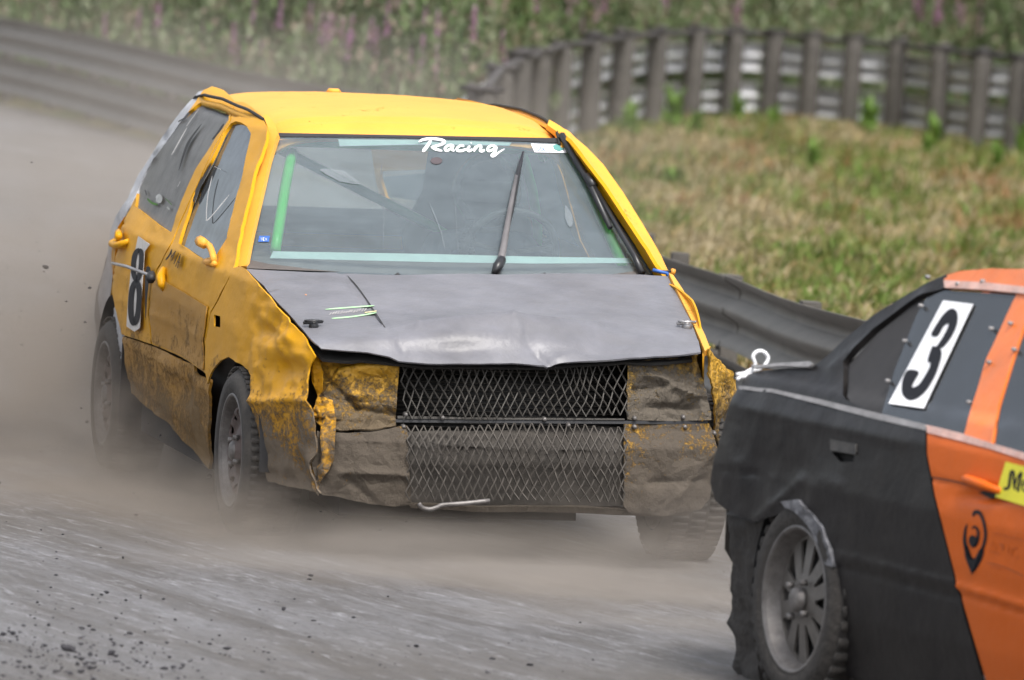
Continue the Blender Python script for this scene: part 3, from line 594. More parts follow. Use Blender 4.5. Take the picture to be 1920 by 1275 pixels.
# driver
def skin_body(name, J, E, mat, parent):
    me = bpy.data.meshes.new(name); me.from_pydata([tuple(j[:3]) for j in J], E, []); o = bpy.data.objects.new(name, me); COL.objects.link(o)
    o.modifiers.new('skin', 'SKIN'); me.skin_vertices or me.attributes
    for k, j in enumerate(J): me.skin_vertices[0].data[k].radius = (j[3], j[3])
    me.skin_vertices[0].data[0].use_root = True
    sb = o.modifiers.new('sub', 'SUBSURF'); sb.levels = 2; sb.render_levels = 2; me.materials.append(mat); o.parent = parent; return o
drv = empty('person', Matrix(My.tolist()) @ Matrix.Translation((.36, 1.5, .35))); tag(drv, 'driver in dark overalls and dark helmet holding the steering wheel behind the dusty windscreen', 'person')
O = np.array([.36, 1.5, .35, 0])
J = [(.36, 1.47, .46, .13), (.36, 1.58, .68, .13), (.36, 1.62, .86, .13), (.36, 1.60, .98, .06), (.36, 1.57, 1.06, .085), (.20, 1.60, .90, .075), (.13, 1.40, .76, .05), (.215, 1.19, .93, .034), (.52, 1.60, .90, .075), (.60, 1.40, .76, .05), (.505, 1.19, .93, .034), (.27, 1.42, .46, .09), (.24, 1.05, .60, .065), (.26, .75, .34, .05), (.45, 1.42, .46, .09), (.48, 1.05, .60, .065), (.45, .75, .34, .05)]
skin_body('body', [tuple(np.array(j)-O) for j in J], [(0, 1), (1, 2), (2, 3), (3, 4), (2, 5), (5, 6), (6, 7), (2, 8), (8, 9), (9, 10), (0, 11), (11, 12), (12, 13), (0, 14), (14, 15), (15, 16)], simple('navy_overalls', (.05, .06, .10), .85), drv)
b = MB(); hc = np.array([.36, 1.565, 1.12])-O[:3]
b.V.append(np.array([hc+np.array([.125*math.sin(t)*math.cos(a)*(1-.1*(t > 2)), .145*math.sin(t)*math.sin(a), .135*math.cos(t)-.0]) for t in np.linspace(.02, 2.75, 14) for a in np.linspace(0, 2*math.pi, 25)[:-1]])); b.F = [(i*24+j, i*24+(j+1) % 24, (i+1)*24+(j+1) % 24, (i+1)*24+j) for i in range(13) for j in range(24)]; b.n = 336; b.build('helmet', simple('dark_helmet', (.02, .02, .03), .25), drv)
b = MB(); b.grid([[hc+np.array([.128*math.sin(t)*math.cos(a), .149*math.sin(t)*math.sin(a), .137*math.cos(t)]) for a in np.linspace(-2.6, -.54, 12)] for t in (1.25, 1.45, 1.65, 1.8)]); b.build('visor', simple('visor', (.05, .05, .06), .15), drv)
for s in (-1, 1):
    b = MB(); h0 = np.array([.36+s*.155, 1.165, .945])-O[:3]
    for f_, (dz, l_) in enumerate(((.035, .05), (.018, .056), (0., .053), (-.018, .043))): b.tube([h0+np.array([s*.01, .03, dz]), h0+np.array([0, -.012, dz]), h0+np.array([-s*.018, -.016-l_*.2, dz]), h0+np.array([-s*.03, .008, dz])], [.011, .010, .0095, .008], 7)
    b.tube([h0+np.array([s*.01, .03, .03]), h0+np.array([-s*.01, .02, .055]), h0+np.array([-s*.03, .0, .06])], [.013, .011, .009], 7); tag(b.build('glove', M['inkblack'], drv), None)

# wipers
def glassp(q, off=.02):
    v = Y.hit([q], g_glass)[0]; return v-(v-Y.o)/np.linalg.norm(v-Y.o)*off
w1 = empty('wiper', Matrix.Identity(4)); w1.parent = car
b = MB(); b.tube([glassp(q, o) for q, o in (((930, 513), .02), ((938, 492), .045), ((943, 470), .05), ((957, 388), .06), ((968, 330), .05))], [.012, .015, .013, .009, .006], 8); b.build('wiper_arm', M['wiper_arm'], w1)
b = MB(); b.tube([glassp(q, .032) for q in ((953, 424), (960, 385), (972, 320), (981, 285))], [.006, .011, .009, .004], 6); b.build('wiper_blade', M['wiper'], w1); b = MB(); b.tube([glassp((926, 513), .03), glassp((933, 500), .05), glassp((941, 486), .055)], [.010, .018, .016], 8); b.build('wiper_pivot', M['wiper'], w1)
w2 = empty('wiper', Matrix.Identity(4)); w2.parent = car
b = MB(); b.tube([glassp(q, o) for q, o in (((1204, 512), .03), ((1190, 480), .05), ((1160, 430), .06), ((1112, 345), .05))], [.014, .011, .009, .007], 8); b.build('wiper_arm', M['wiper'], w2)
b = MB(); b.tube([glassp(q, .035) for q in ((1053, 253), (1080, 300), (1104, 340), (1144, 427))], [.013, .013, .013, .010], 6); b.build('wiper_blade', M['wiper'], w2); b = MB(); b.tube([glassp((1100, 330), .05), glassp((1114, 350), .05)], .016, 6); b.build('wiper_joint', M['wiper'], w2)
# handles, mirror stump, aerial wire, tape at the mirror base
def sidep(q, off=0.):
    v = Y.hit([q], g_side)[0]; return v+np.array([-off, 0, 0])
b = MB(); b.tube([sidep(q, o) for q, o in (((219, 450), .005), ((224, 457), .028), ((233, 461), .032), ((240, 458), .022), ((243, 452), .004))], [.010, .014, .014, .013, .010], 8); b.tube([sidep((232, 436), .02), sidep((238, 444), .03)], .014, 8); b.build('door_handle', M['yellow'], car)
b = MB(); b.tube([sidep(q, o) for q, o in (((309, 505), .005), ((311, 520), .018), ((312, 535), .016), ((309, 543), .003))], [.012, .017, .015, .010], 8); b.build('door_handle', M['yellow'], car)
b = MB(); b.tube([sidep((302, 515), .035), sidep((304, 525), .04)], .016, 6); b.build('handle_socket', M['black'], car)
b = MB(); b.tube([sidep(q, o) for q, o in (((226, 494), .03), ((262, 500), .05), ((302, 516), .045))], .006, 6); b.build('pull_wire', M['steel'], car)
b = MB(); b.tube(smooth_poly([sidep(q, o) for q, o in (((404, 456), .035), ((410, 464), .03), ((413, 480), .025), ((408, 490), .015), ((396, 492), .012), ((392, 491), .008))], 3), .012, 8); b.tube([sidep((402, 453), .05), sidep((409, 458), .05)], [.020, .018], 8); b.tube([sidep((391, 491), .01), sidep((408, 495), .01)], .011, 8); b.build('mirror_bracket', M['yellow_top'], car)
b = MB(); b.tube([Y.at((1222, 508), 1, .42), Y.at((1268, 509), 1, .42)], .004, 6); b.build('mirror_pin', M['black'], car)
b = MB(); b.tube([Y.at((1258, 509), 1, .42), Y.at((1265, 511), 1, .42)], .012, 8); b.build('amber_lamp', simple('amber', (.6, .25, .03), .4), car)
b = MB(); b.tube([Y.at(q, 1, .42) for q in ((1224, 506), (1240, 510), (1250, 512), (1257, 523))], .007, 6); b.build('blue_wire', M['blue'], car)
# number 8 patch and handwriting on the door
GD = lambda p: g_side(p)+.014
np_ = panel('number_patch', Y, GD, [(260, 443), (282, 458), (272, 472), (268, 530), (263, 615), (253, 622), (238, 612), (241, 560), (247, 500), (252, 480)], M['whitedirty'], rd, (), 8, .001, off=.002)
strokes('number_eight', Y, lambda p: g_side(p)+.018, [([(261, 466), (252, 480), (250, 510), (256, 524), (263, 508), (265, 480), (262, 466)], 9), ([(256, 524), (247, 545), (245, 585), (250, 606), (258, 590), (261, 550), (257, 526)], 10)], M['inkblack'], rd, .002)
strokes('number_one', Y, lambda p: g_side(p)+.018, [([(279, 500), (276, 520), (274, 560), (273, 600)], [9, 9, 4, 1.5]), ([(270, 505), (279, 498)], 3)], M['inkblack'], rd, .002)
strokes('handwriting', Y, GD, [([(x*.3137+150, y*.3137+130) for x, y in p], 3.0) for p in [[(512, 1140), (535, 1110), (550, 1075)], [(550, 1075), (543, 1125)], [(543, 1125), (572, 1085)], [(572, 1085), (548, 1145)], [(590, 1100), (560, 1165)], [(570, 1180), (600, 1105)], [(600, 1105), (583, 1188)], [(580, 1150), (598, 1155)]]], M['inkblack'], car, .014)
# wheels
def lathe(prof, n=48, ax=0):
    """profile (x outward, r) turned about the x axis"""
    V = [(x, r*math.cos(a), r*math.sin(a)) for x, r in prof for a in np.linspace(0, 2*math.pi, n, endpoint=False)]
    k = len(prof); return np.array(V), [(i*n+j, i*n+(j+1) % n, (i+1)*n+(j+1) % n, (i+1)*n+j) for i in range(k-1) for j in range(n)]
def make_wheel(name, R, r, w, centre, parent, holes, mats, side=-1, steer=0., lug=.006, nl=46, dish=.02, hub=None, camber=0.):
    e = empty(name, Matrix.Identity(4)); e.parent = parent; e.matrix_local = Matrix.Translation(Vector(centre)) @ Matrix.Rotation(steer, 4, 'Z') @ Matrix.Rotation(camber, 4, 'Y')
    s = side; b = MB()
    b.add(*lathe([(s*.002, r-.01), (s*.008, r+.004), (s*.014, r+.02), (s*.013, (R+r)/2+.01), (0, R-.022), (-s*.018, R-.006), (-s*.035, R), (-s*(w-.035), R), (-s*(w-.018), R-.006), (-s*w, R-.02), (-s*(w+.01), (R+r)/2), (-s*w, r-.01)], 72))
    rr = random.Random(3)
    for k in range(nl):
        a = 2*math.pi*k/nl
        for t, ww in ((.17, .30), (.5, .26), (.83, .30)):
            aa = a+(.5*math.pi/nl*2 if t == .5 else 0)+rr.uniform(-.01, .01); xx = -s*w*t; h = lug*rr.uniform(.6, 1.2)
            C = np.array([xx, (R+h/2-.002)*math.cos(aa), (R+h/2-.002)*math.sin(aa)])
            Rm = np.array([[1, 0, 0], [0, math.cos(aa), -math.sin(aa)], [0, math.sin(aa), math.cos(aa)]])
            b.box(C, (w*ww, h+.004, 2*math.pi*R/nl*.62), Rm)
    b.build('tyre', mats[0], e)
    b = MB(); b.add(*lathe([(s*.003, r+.006), (s*.010, r+.002), (s*.010, r-.006), (-s*.004, r-.012), (-s*.03, r-.022), (-s*.05, r-.03), (-s*w*.8, r-.03), (-s*w, r)], 64)); b.build('rim_lip', mats[2], e)
    P, T = triangulate([(r*.92*math.cos(a), r*.92*math.sin(a)) for a in np.linspace(0, 2*math.pi, 49)[:-1]], holes(r), r*.09)
    q = np.linalg.norm(P, axis=1)/r; dep = lerp_tab(q, [(0, .0), (.22, .0), (.3, -.012), (.5, -dish-.01), (.68, -dish+.012), (.78, -dish+.006), (.92, -dish-.03)]) if nl != 40 else -.012-.03*q
    V = np.stack([s*dep+s*.0, P[:, 0], P[:, 1]], 1)
    N = vnormals(V, T)
    if N[:, 0].mean()*s < 0: T = T[:, ::-1]
    V, F = shell(V, T, .008); mesh_obj('rim', V, F, mats[1], e)
    b = MB(); b.add(*lathe([(s*.012, 0.001), (s*.012, r*.13), (s*.004, r*.17), (-s*.01, r*.18)], 24))
    for k in range(4):
        a = k*math.pi/2+.6; b.tube([(-s*.012, r*.30*math.cos(a), r*.30*math.sin(a)), (s*.008, r*.30*math.cos(a), r*.30*math.sin(a))], .010, 6)
    b.build('hub_cap', mats[2] if hub is None else hub, e)
    b = MB(); b.add(*lathe([(-s*.05, 0.001), (-s*.05, r*.72), (-s*.075, r*.72), (-s*.075, .001)], 24)); b.build('brake_disc', M['dark'], e)
    return e
def holes_steel(r):
    H_ = []
    for k in range(12):
        a = 2*math.pi*k/12; ca, sa = math.cos(a), math.sin(a)
        H_.append([((.66*r+.085*r*math.cos(t))*ca-.10*r*math.sin(t)*sa, (.66*r+.085*r*math.cos(t))*sa+.10*r*math.sin(t)*ca) for t in np.linspace(0, 2*math.pi, 11)[:-1]])
    return H_
WM = (M['tyre'], M['rim'], M['rimlip'])
c1 = Y.at((437, 845), 0, -.80); c2 = Y.at((1290, 893), 1, .05); c3 = Y.at((198, 738), 0, -.79)
make_wheel('wheel', .282, .19, .185, c1, car, holes_steel, WM, -1, .02, .0015, 60)
make_wheel('wheel', .282, .19, .185, (.83, .05, c2[2]), car, holes_steel, WM, 1, .02, .0015, 60)
make_wheel('wheel', .282, .19, .185, c3, car, holes_steel, WM, -1, 0, .0015, 60)
make_wheel('wheel', .282, .19, .185, (.80, c3[1], c3[2]+.0), car, holes_steel, WM, 1, 0)
b = MB(); b.tube([c1+np.array([.15, 0, 0]), (.7, .05, c2[2])], .03, 8); b.tube([c3+np.array([.15, 0, 0]), (.7, c3[1], c3[2])], .03, 8); b.tube([(-.2, .2, .16), (-.15, 1.8, .17), (-.3, 2.9, .2)], .03, 8); b.build('axle', M['dark'], car)
mesh_obj('mud_flap', *shell(np.array([(-.80, 2.3, .50), (-.60, 2.3, .50), (-.60, 2.33, .18), (-.80, 2.33, .18)]), np.array([(0, 1, 2), (0, 2, 3)]), .01), M['black'], car, smooth=False)
# wheel-housing liners
for s in (-1, 1):
    for yc in (c1[1], c3[1]):
        b = MB(); G = []
        for x in (.775*s, .70*s, .45*s):
            G.append([(x, yc+.34*math.cos(a), .29+.34*math.sin(a)) for a in np.linspace(-.05, math.pi+.05, 18)])
        b.grid(G); G = [[(.45*s, yc+rr*math.cos(a), .29+rr*math.sin(a)) for a in np.linspace(0, math.pi, 18)] for rr in (.01, .34)]; b.grid(G); b.build('wheel_housing', M['black'], car)

# ------------------------------------------------------------------ black and orange saloon
TH = math.radians(23.5)
_d = (np.array([(1490-PCX)/FPX, (1124-PCY)/FPX, 1.]) @ CAMR.T); _s = (.293-CAMH)/_d[2]; _P = CAMP+_s*_d
Rk = np.array([[math.cos(TH), -math.sin(TH), 0], [math.sin(TH), math.cos(TH), 0], [0, 0, 1.]])
Mk = np.eye(4); Mk[:3, :3] = Rk; Mk[:3, 3] = _P-Rk @ np.array([-.84, 0, .293])
K = Frame(Mk)
car2 = empty('rally_saloon', Matrix(Mk.tolist()))
tag(car2, 'black and orange saloon racing car with white number 3 plate, cropped by the edge', 'car')
M['kblack'] = simple('dusty_black_paint', (.0065, .006, .007), .36, 0, .5, 3, .0022, 16, .42, (.040, .036, .033), .17)
M['kblack_low'] = simple('scuffed_black_plastic', (.018, .017, .017), .55, 0, .35, 9, .002, 40, .45, (.115, .105, .095))
M['korange'] = dirty_paint('orange_paint', (.62, .115, .006), -.2, .75, bias=-.42, mud=(.22, .085, .04))
M['korange_top'] = simple('orange_roof_paint', (.70, .145, .012), .35, 0, .15, 8, .001, 60, .15, (.5, .3, .2))
M['ktrim'] = simple('worn_grey_seam', (.20, .195, .195), .5, 0, .4, 14, .002, 50, .4, (.32, .30, .30))
M['kpink'] = simple('scuffed_pink_orange', (.52, .28, .22), .5, 0, .4, 16, .001, 50, .4, (.55, .5, .48))
M['kglass'] = glass_mat('smoky_polycarbonate', (.22, .24, .24), (.07, .07, .07), .34, (2, 1, 1), .2)
M['alloy'] = simple('dirty_alloy', (.15, .14, .13), .5, .4, .3, 20, .001, 60, .5, (.15, .135, .12))
M['ktyre'] = simple('caked_offroad_tyre', (.018, .016, .015), .85, 0, .4, 20, .006, 60, .4, (.08, .07, .06))
KT = [(.1, .78), (.28, .82), (.5, .845), (.62, .85), (.80, .83), (.875, .80), (.90, .765), (1.1, .66), (1.28, .57), (1.35, .50), (1.39, .38), (1.42, .1)]
def Wk(y, z): return lerp_tab(z, KT)-.09*np.clip((y-.35)/.6, 0, 2)**2
def g_k(p): return p[:, 0]+Wk(p[:, 1], p[:, 2])
split = [(1735, 806), (1734, 850), (1748, 930), (1772, 1030), (1792, 1100), (1815, 1180), (1850, 1300), (1862, 1420)]
arch = [(1406, 1310), (1408, 1150), (1416, 1060), (1432, 1000), (1452, 968), (1482, 950), (1512, 955), (1538, 985), (1560, 1040), (1574, 1110), (1580, 1190), (1582, 1300)]
body = [(1388, 727), (1450, 733), (1550, 758), (1640, 783), (1735, 806), (1735, 850), (1750, 930), (1775, 1030), (1793, 1100), (1815, 1180), (1850, 1300), (1700, 1300), (1580, 1265), (1578, 1190), (1572, 1110), (1558, 1040), (1536, 988), (1510, 960), (1482, 956), (1456, 966), (1436, 972), (1420, 978), (1390, 968), (1360, 954), (1342, 938), (1333, 905), (1340, 860), (1358, 800), (1372, 750)]
def d_k(P, V):
    d = .004*fbm(V*4, 101)+crease(P, (1575, 1040), (1850, 1110), 5, .008)+crease(P, (1572, 1062), (1850, 1135), 4, -.006)+crease(P, (1395, 765), (1700, 830), 10, .004)
    return d+soft(P, (1450, 880), (60, 50), -.012)+crease(P, (1415, 978), (1500, 900), 8, .008)+crease(P, (1355, 880), (1420, 890), 4, -.006)+.004*ridged(V*7, 103)*(P[:, 0] < 1580)
kb = panel('rear_wing', K, g_k, body, M['kblack'], car2, [[(1562, 826), (1604, 835), (1602, 866), (1575, 866), (1560, 850)]], 8, .006, d_k, d0=14)
panel('fuel_flap', K, g_k, [(1560, 824), (1608, 833), (1607, 853), (1560, 845)], M['kblack_low'], car2, (), 6, .006, off=.006, d0=14)
panel('flap_recess', K, g_k, [(1558, 822), (1612, 830), (1608, 872), (1565, 870)], M['dark'], car2, (), 8, .006, off=-.025, d0=14)
door = [(1739, 806), (1800, 822), (1860, 838), (1925, 860), (2060, 905), (2200, 950), (2225, 1100), (2210, 1330), (2100, 1390), (1955, 1360), (1856, 1300), (1820, 1180), (1797, 1100), (1779, 1030), (1754, 930), (1739, 850)]
def d_kd(P, V):
    return .003*fbm(V*4, 105)+crease(P, (1790, 1097), (2200, 1220), 5, .010)+crease(P, (1790, 1110), (2200, 1236), 4, -.008)+soft(P, (1848, 930), (40, 12), -.022)+crease(P, (1740, 895), (2200, 1010), 3, -.005)
kd = panel('rear_door', K, g_k, door, M['korange'], car2, (), 8, .006, d_kd, d0=14)
panel('lower_sill', K, g_k, [(1583, 1270), (1700, 1306), (1856, 1306), (1955, 1366), (2100, 1396), (2100, 1440), (1585, 1320)], M['kblack_low'], car2, (), 12, .01, off=-.02, d0=13)
b = MB(); P = [K.hit([q], g_k, 14, 40)[0]+np.array([-o, 0, 0]) for q, o in (((1808, 896), .000), ((1824, 900), .016), ((1855, 910), .018), ((1878, 921), .002))]; b.tube(P, [.009, .014, .014, .009], 8); b.build('door_handle', M['korange'], kd)
panel('handle_shadow_patch', K, g_k, [(1818, 912), (1850, 918), (1868, 930), (1850, 934), (1826, 922)], M['dark'], kd, (), 5, .002, off=-.012, d0=14)  # dark sheet painted in as the shade under the handle
# belt seam, glasshouse
panel('belt_moulding', K, g_k, [(1385, 724), (1450, 730), (1550, 752), (1600, 764), (1735, 796), (1738, 808), (1640, 786), (1550, 762), (1450, 737), (1388, 731)], M['ktrim'], car2, (), 7, .008, lambda P, V: .004+.004*fbm(V*20, 107), d0=14)
tag(panel('belt_moulding', K, g_k, [(1738, 797), (1800, 812), (1862, 832), (1930, 852), (2200, 940), (2200, 952), (1925, 864), (1860, 843), (1800, 827), (1740, 812)], M['kpink'], car2, (), 7, .008, lambda P, V: .004+.003*fbm(V*20, 107), d0=14), 'scuffed orange window-line moulding')
qwin = [(1590, 748), (1584, 738), (1586, 680), (1640, 620), (1700, 572), (1725, 556), (1712, 590), (1672, 690), (1648, 770), (1636, 774)]
win = [(1650, 778), (1676, 690), (1716, 590), (1735, 556), (1770, 543), (1905, 551), (1885, 590), (1850, 670), (1822, 760), (1806, 818), (1735, 800)]
cp = [(1392, 716), (1402, 702), (1430, 694), (1480, 690), (1522, 690), (1550, 668), (1580, 640), (1640, 590), (1700, 553), (1745, 527), (1775, 514), (1778, 536), (1768, 541), (1733, 553), (1722, 556), (1698, 572), (1638, 618), (1583, 679), (1580, 740), (1588, 750), (1640, 776), (1648, 780), (1640, 784), (1550, 757), (1450, 732), (1390, 726)]
panel('rear_pillar', K, g_k, cp, M['kblack'], car2, (), 7, .02, lambda P, V: .003*fbm(V*6, 109)+crease(P, (1560, 690), (1740, 548), 7, .008), d0=14)
panel('quarter_panel', K, g_k, qwin, simple('matt_black_panel', (.028, .027, .028), .75), car2, (), 12, .006, off=-.012, d0=14)
kw = panel('door_window', K, g_k, win, M['kglass'], car2, (), 14, .003, off=-.004, d0=14)
bp = [(1906, 549), (1932, 552), (1922, 600), (1895, 680), (1870, 760), (1858, 838), (1806, 822), (1822, 762), (1850, 672), (1886, 592)]
panel('door_pillar', K, g_k, bp, M['korange_top'], car2, (), 7, .02, lambda P, V: .004*fbm(V*8, 111), d0=14)
panel('door_window', K, g_k, [(1934, 554), (2060, 590), (2120, 700), (2200, 940), (1930, 852), (1862, 832), (1874, 760), (1898, 680), (1925, 600)], M['kglass'], car2, (), 16, .003, off=-.006, d0=14)
b = MB()
for q in ((1743, 520), (1846, 528), (1862, 617), (1905, 656), (1858, 680), (1820, 755), (1730, 574), (1668, 715), (1700, 640), (1898, 607), (1800, 533)):
    p = K.hit([q], g_k, 14, 40)[0]; b.tube([p, p+np.array([-.012, 0, .002])], [.006, .005], 8)
tag(b.build('rivets', M['ktrim'], kw), kind='stuff')
# roof
def g_kroof(p): return -(p[:, 2]-(lerp_tab(p[:, 1], [(-3, 1.2), (-2.2, 1.33), (-1.6, 1.40), (-1.0, 1.41), (-.5, 1.385), (-.2, 1.35), (0, 1.28)])-.08*(p[:, 0]/.6)**2))
roofk = [(1770, 516), (1800, 506), (1860, 500), (1940, 500), (2050, 520), (2060, 590), (1934, 553), (1906, 549), (1850, 545), (1780, 542), (1770, 538)]
panel('roof_edge', K, g_k, [(1770, 517), (1800, 508), (1860, 503), (1940, 505), (2050, 535), (2062, 592), (1934, 553), (1906, 549), (1850, 545), (1780, 541), (1772, 538)], M['korange_top'], car2, (), 6, .01, lambda P, V: .003*fbm(V*9, 113), d0=14)
panel('roof_gutter', K, g_k, [(1772, 527), (1850, 531), (1932, 540), (1931, 553), (1850, 545), (1774, 541)], M['kpink'], car2, (), 6, .006, off=.006, d0=14)
yy = np.linspace(-2.0, -.22, 24); G = np.zeros((24, 31, 3)); u = np.linspace(-1, 1, 31)
for i, y0 in enumerate(yy):
    w0 = .56-.04*max(0, (y0+.7)/.5)**2; z0 = lerp_tab(y0, [(-2.2, 1.20), (-1.6, 1.27), (-1.0, 1.285), (-.5, 1.265), (-.22, 1.215)])
    G[i, :, 0] = w0*u; G[i, :, 1] = y0; G[i, :, 2] = z0-.03*u**2-.03*np.abs(u)**8
T = np.array([t for i in range(23) for j in range(30) for t in ((i*31+j, i*31+j+1, (i+1)*31+j+1), (i*31+j, (i+1)*31+j+1, (i+1)*31+j))])
mesh_obj('roof', *shell(G.reshape(-1, 3), T, .01), M['korange_top'], car2)
# rear screen, boot lid, back panel, bonnet, hidden side
def loft(name, rows, mt, par, n=13, pw=4, dz=.0, dy=0.):
    G = [[(w0*t, y0-dy*abs(t)**pw, z0-dz*abs(t)**pw) for t in np.linspace(-1, 1, n)] for y0, z0, w0 in rows]
    b = MB(); b.grid(G); return b.build(name, mt, par)
loft('rear_screen', [(-.24, 1.19, .50), (.0, 1.09, .55), (.22, .97, .62), (.38, .885, .70)], M['kglass'], car2, dz=.02)
loft('boot_lid', [(.36, .885, .72), (.60, .89, .70), (.80, .88, .66), (.85, .85, .64), (.86, .66, .66)], M['kblack'], car2, dz=.02, dy=.06)
loft('rear_bumper', [(.88, .72, .70), (.89, .62, .70), (.91, .5, .71), (.90, .36, .71), (.84, .30, .69), (.6, .26, .64)], M['kblack_low'], car2, dy=.14, n=21, pw=5)
loft('bonnet', [(-2.38, .915, .74), (-2.6, .90, .72), (-3.1, .84, .66), (-3.45, .74, .62), (-3.5, .5, .66), (-3.5, .25, .66)], M['korange'], car2, dz=.03)
loft('windscreen', [(-1.97, 1.20, .54), (-2.2, 1.06, .62), (-2.42, .915, .70)], M['kglass'], car2, dz=.03)
for s in (-1, 1):
    b = MB(); b.tube([(s*.55, -1.90, 1.18), (s*.62, -2.18, 1.04), (s*.73, -2.44, .90)], .040, 8); b.build('a_pillar', M['korange_top'], car2)
b = MB(); G = [[(-(Wk(np.array([y0]), np.array([z0]))[0]-.008-(.10*max(0, (-2.9-y0)/.6)**2)), y0, z0) for z0 in (.2, .3, .5, .62, .8, .88)] for y0 in (-3.45, -3.2, -3.0, -2.75, -2.5, -2.3)]; b.grid(G); b.build('front_wing', M['korange'], car2)
b = MB(); G = [[((Wk(np.array([y0]), np.array([z0]))[0]), y0, z0) for z0 in (.2, .3, .5, .62, .8, .90)] for y0 in np.linspace(-3.3, .85, 20)]; b.grid(G); b.build('far_side_panel', M['kblack'], car2)
b = MB(); b.grid([[(.77-.25*t, y0, .84+.34*t) for t in (0, .5, 1)] for y0 in (-.45, -.2, .1)]); b.grid([[(.77-.22*t, y0+.2*t, .90+.42*t) for t in (0, .5, 1)] for y0 in (-1.3, -1.2)]); b.build('far_pillars', M['kblack'], car2)
b = MB(); G = [[(-w0, y0, z0), (w0, y0, z0), (w0, y0, z1), (-w0, y0, z1)] for y0, w0, z0, z1 in ((-3.4, .5, .25, .7), (-2.45, .5, .22, .8), (-2.4, .74, .2, .84), (-.5, .74, .2, .84), (-.45, .50, .25, .84), (.5, .50, .25, .84), (.55, .62, .3, .8), (.86, .62, .3, .8))]
b.grid(G, True); b.build('chassis_tub', M['dark'], car2, smooth=False)
b = MB()
for P in ([(-.5, -.4, 1.16), (-.55, -.3, .9), (-.6, -.2, .4)], [(.5, -.4, 1.16), (.55, -.3, .9), (.6, -.2, .4)], [(-.5, -.4, 1.16), (.5, -.4, 1.16)], [(-.5, -.4, 1.16), (.5, -.3, .8)], [(-.5, -1.35, 1.19), (-.62, -1.35, .9), (-.66, -1.35, .3)], [(-.5, -1.35, 1.19), (.5, -1.35, 1.19)], [(.5, -1.35, 1.19), (.62, -1.35, .9)], [(-.5, -1.35, 1.19), (-.5, -.4, 1.16)]): b.tube(P, .02, 8)
b.build('roll_cage', M['kblack_low'], car2)
b = MB()
for z0, w0, d0, yq in ((.30, .22, .1, -1.55), (.42, .24, .1, -1.5), (.70, .23, .06, -1.3), (.95, .25, .06, -1.22), (1.12, .15, .07, -1.16), (1.2, .10, .05, -1.16)):
    b.V.append(np.array([(.36+w0*math.cos(a), yq+d0*math.sin(a), z0) for a in np.linspace(0, 2*math.pi, 17)[:-1]]))
b.F = [(i*16+j, i*16+(j+1) % 16, (i+1)*16+(j+1) % 16, (i+1)*16+j) for i in range(5) for j in range(16)]; b.n = 96
b.build('bucket_seat', M['seat'], car2)
def holes_alloy(r):
    H_ = []
    for k in range(10):
        a0 = 2*math.pi*k/10; wd = .20 if k % 2 else .13
        H_.append([(q*r*math.cos(a0+t), q*r*math.sin(a0+t)) for q, t in ((.36, -.06), (.84, -wd), (.84, 0), (.84, wd), (.36, .06))])
    return H_
WK = (M['ktyre'], M['alloy'], M['rimlip'])
make_wheel('wheel', .293, .205, .20, (-.835, 0, .293), car2, holes_alloy, WK, -1, .0, .009, 40, .03)
make_wheel('wheel', .293, .205, .20, (.835, 0, .293), car2, holes_alloy, WK, 1, .0, .014, 40, .03)
make_wheel('wheel', .293, .205, .20, (-.835, -2.70, .293), car2, holes_alloy, WK, -1, .0, .014, 40, .03)
make_wheel('wheel', .293, .205, .20, (.835, -2.70, .293), car2, holes_alloy, WK, 1, .0, .014, 40, .03)
for s in (-1, 1):
    b = MB(); b.grid([[(x, .37*math.cos(a), .30+.37*math.sin(a)) for a in np.linspace(-.1, math.pi+.1, 18)] for x in (.80*s, .70*s, .45*s)]); b.grid([[(.45*s, rr*math.cos(a), .30+rr*math.sin(a)) for a in np.linspace(0, math.pi, 18)] for rr in (.01, .37)]); b.build('wheel_housing', M['black'], car2)
# scuffed bare arch edge
tag(panel('arch_lip', K, g_k, [(1470, 940), (1500, 936), (1522, 960), (1545, 990), (1562, 1030), (1570, 1062), (1556, 1058), (1540, 1022), (1520, 985), (1500, 962), (1478, 952)], simple('scratched_bare_arch', (.17, .17, .185), .6, .1, .7, 30, .004, 60, .5, (.03, .03, .03)), car2, (), 5, .012, lambda P, V: .006+.010*ridged(V*20, 121), d0=14), 'scratched pale arch edge')
def rag(P, V): return .02*ridged(V*np.array([10, 10, 10]), 131)
tag(panel('mud_flap', K, lambda p: g_k(p)-.06, [(1370, 962), (1420, 980), (1440, 975), (1436, 1010), (1425, 1060), (1424, 1120), (1428, 1200), (1432, 1300), (1386, 1300), (1384, 1262), (1378, 1220), (1372, 1160), (1374, 1100), (1380, 1050), (1376, 1000)], M['ktyre'], car2, (), 6, .02, rag, d0=14), 'torn flap behind the rear wheel')
# number plate 3
npl = panel('number_plate', K, lambda p: g_k(p)-.0, [(1770, 564), (1826, 571), (1733, 767), (1667, 758)], M['white'], kw, (), 12, .001, off=.003, d0=14)
def kpx(x, y): return (1300+x/3.0355, 480+y/3.0355)
three = [kpx(*q) for q in [(1362, 452), (1392, 395), (1430, 340), (1468, 307), (1498, 310), (1512, 345), (1505, 400), (1478, 460), (1445, 505), (1425, 525), (1412, 530), (1420, 555), (1410, 610), (1380, 690), (1335, 765), (1285, 812), (1240, 828), (1208, 812), (1195, 770), (1200, 710), (1228, 655), (1290, 663), (1268, 710), (1252, 745), (1262, 752), (1290, 738), (1325, 690), (1352, 640), (1358, 612), (1342, 600), (1368, 520), (1390, 520), (1420, 480), (1450, 425), (1462, 395), (1452, 388), (1430, 405), (1398, 458)]]
panel('number_three', K, lambda p: g_k(p)-.0, smooth_poly(three, 3, True), M['inkblack'], kw, (), 6, .001, off=.0055, d0=14)
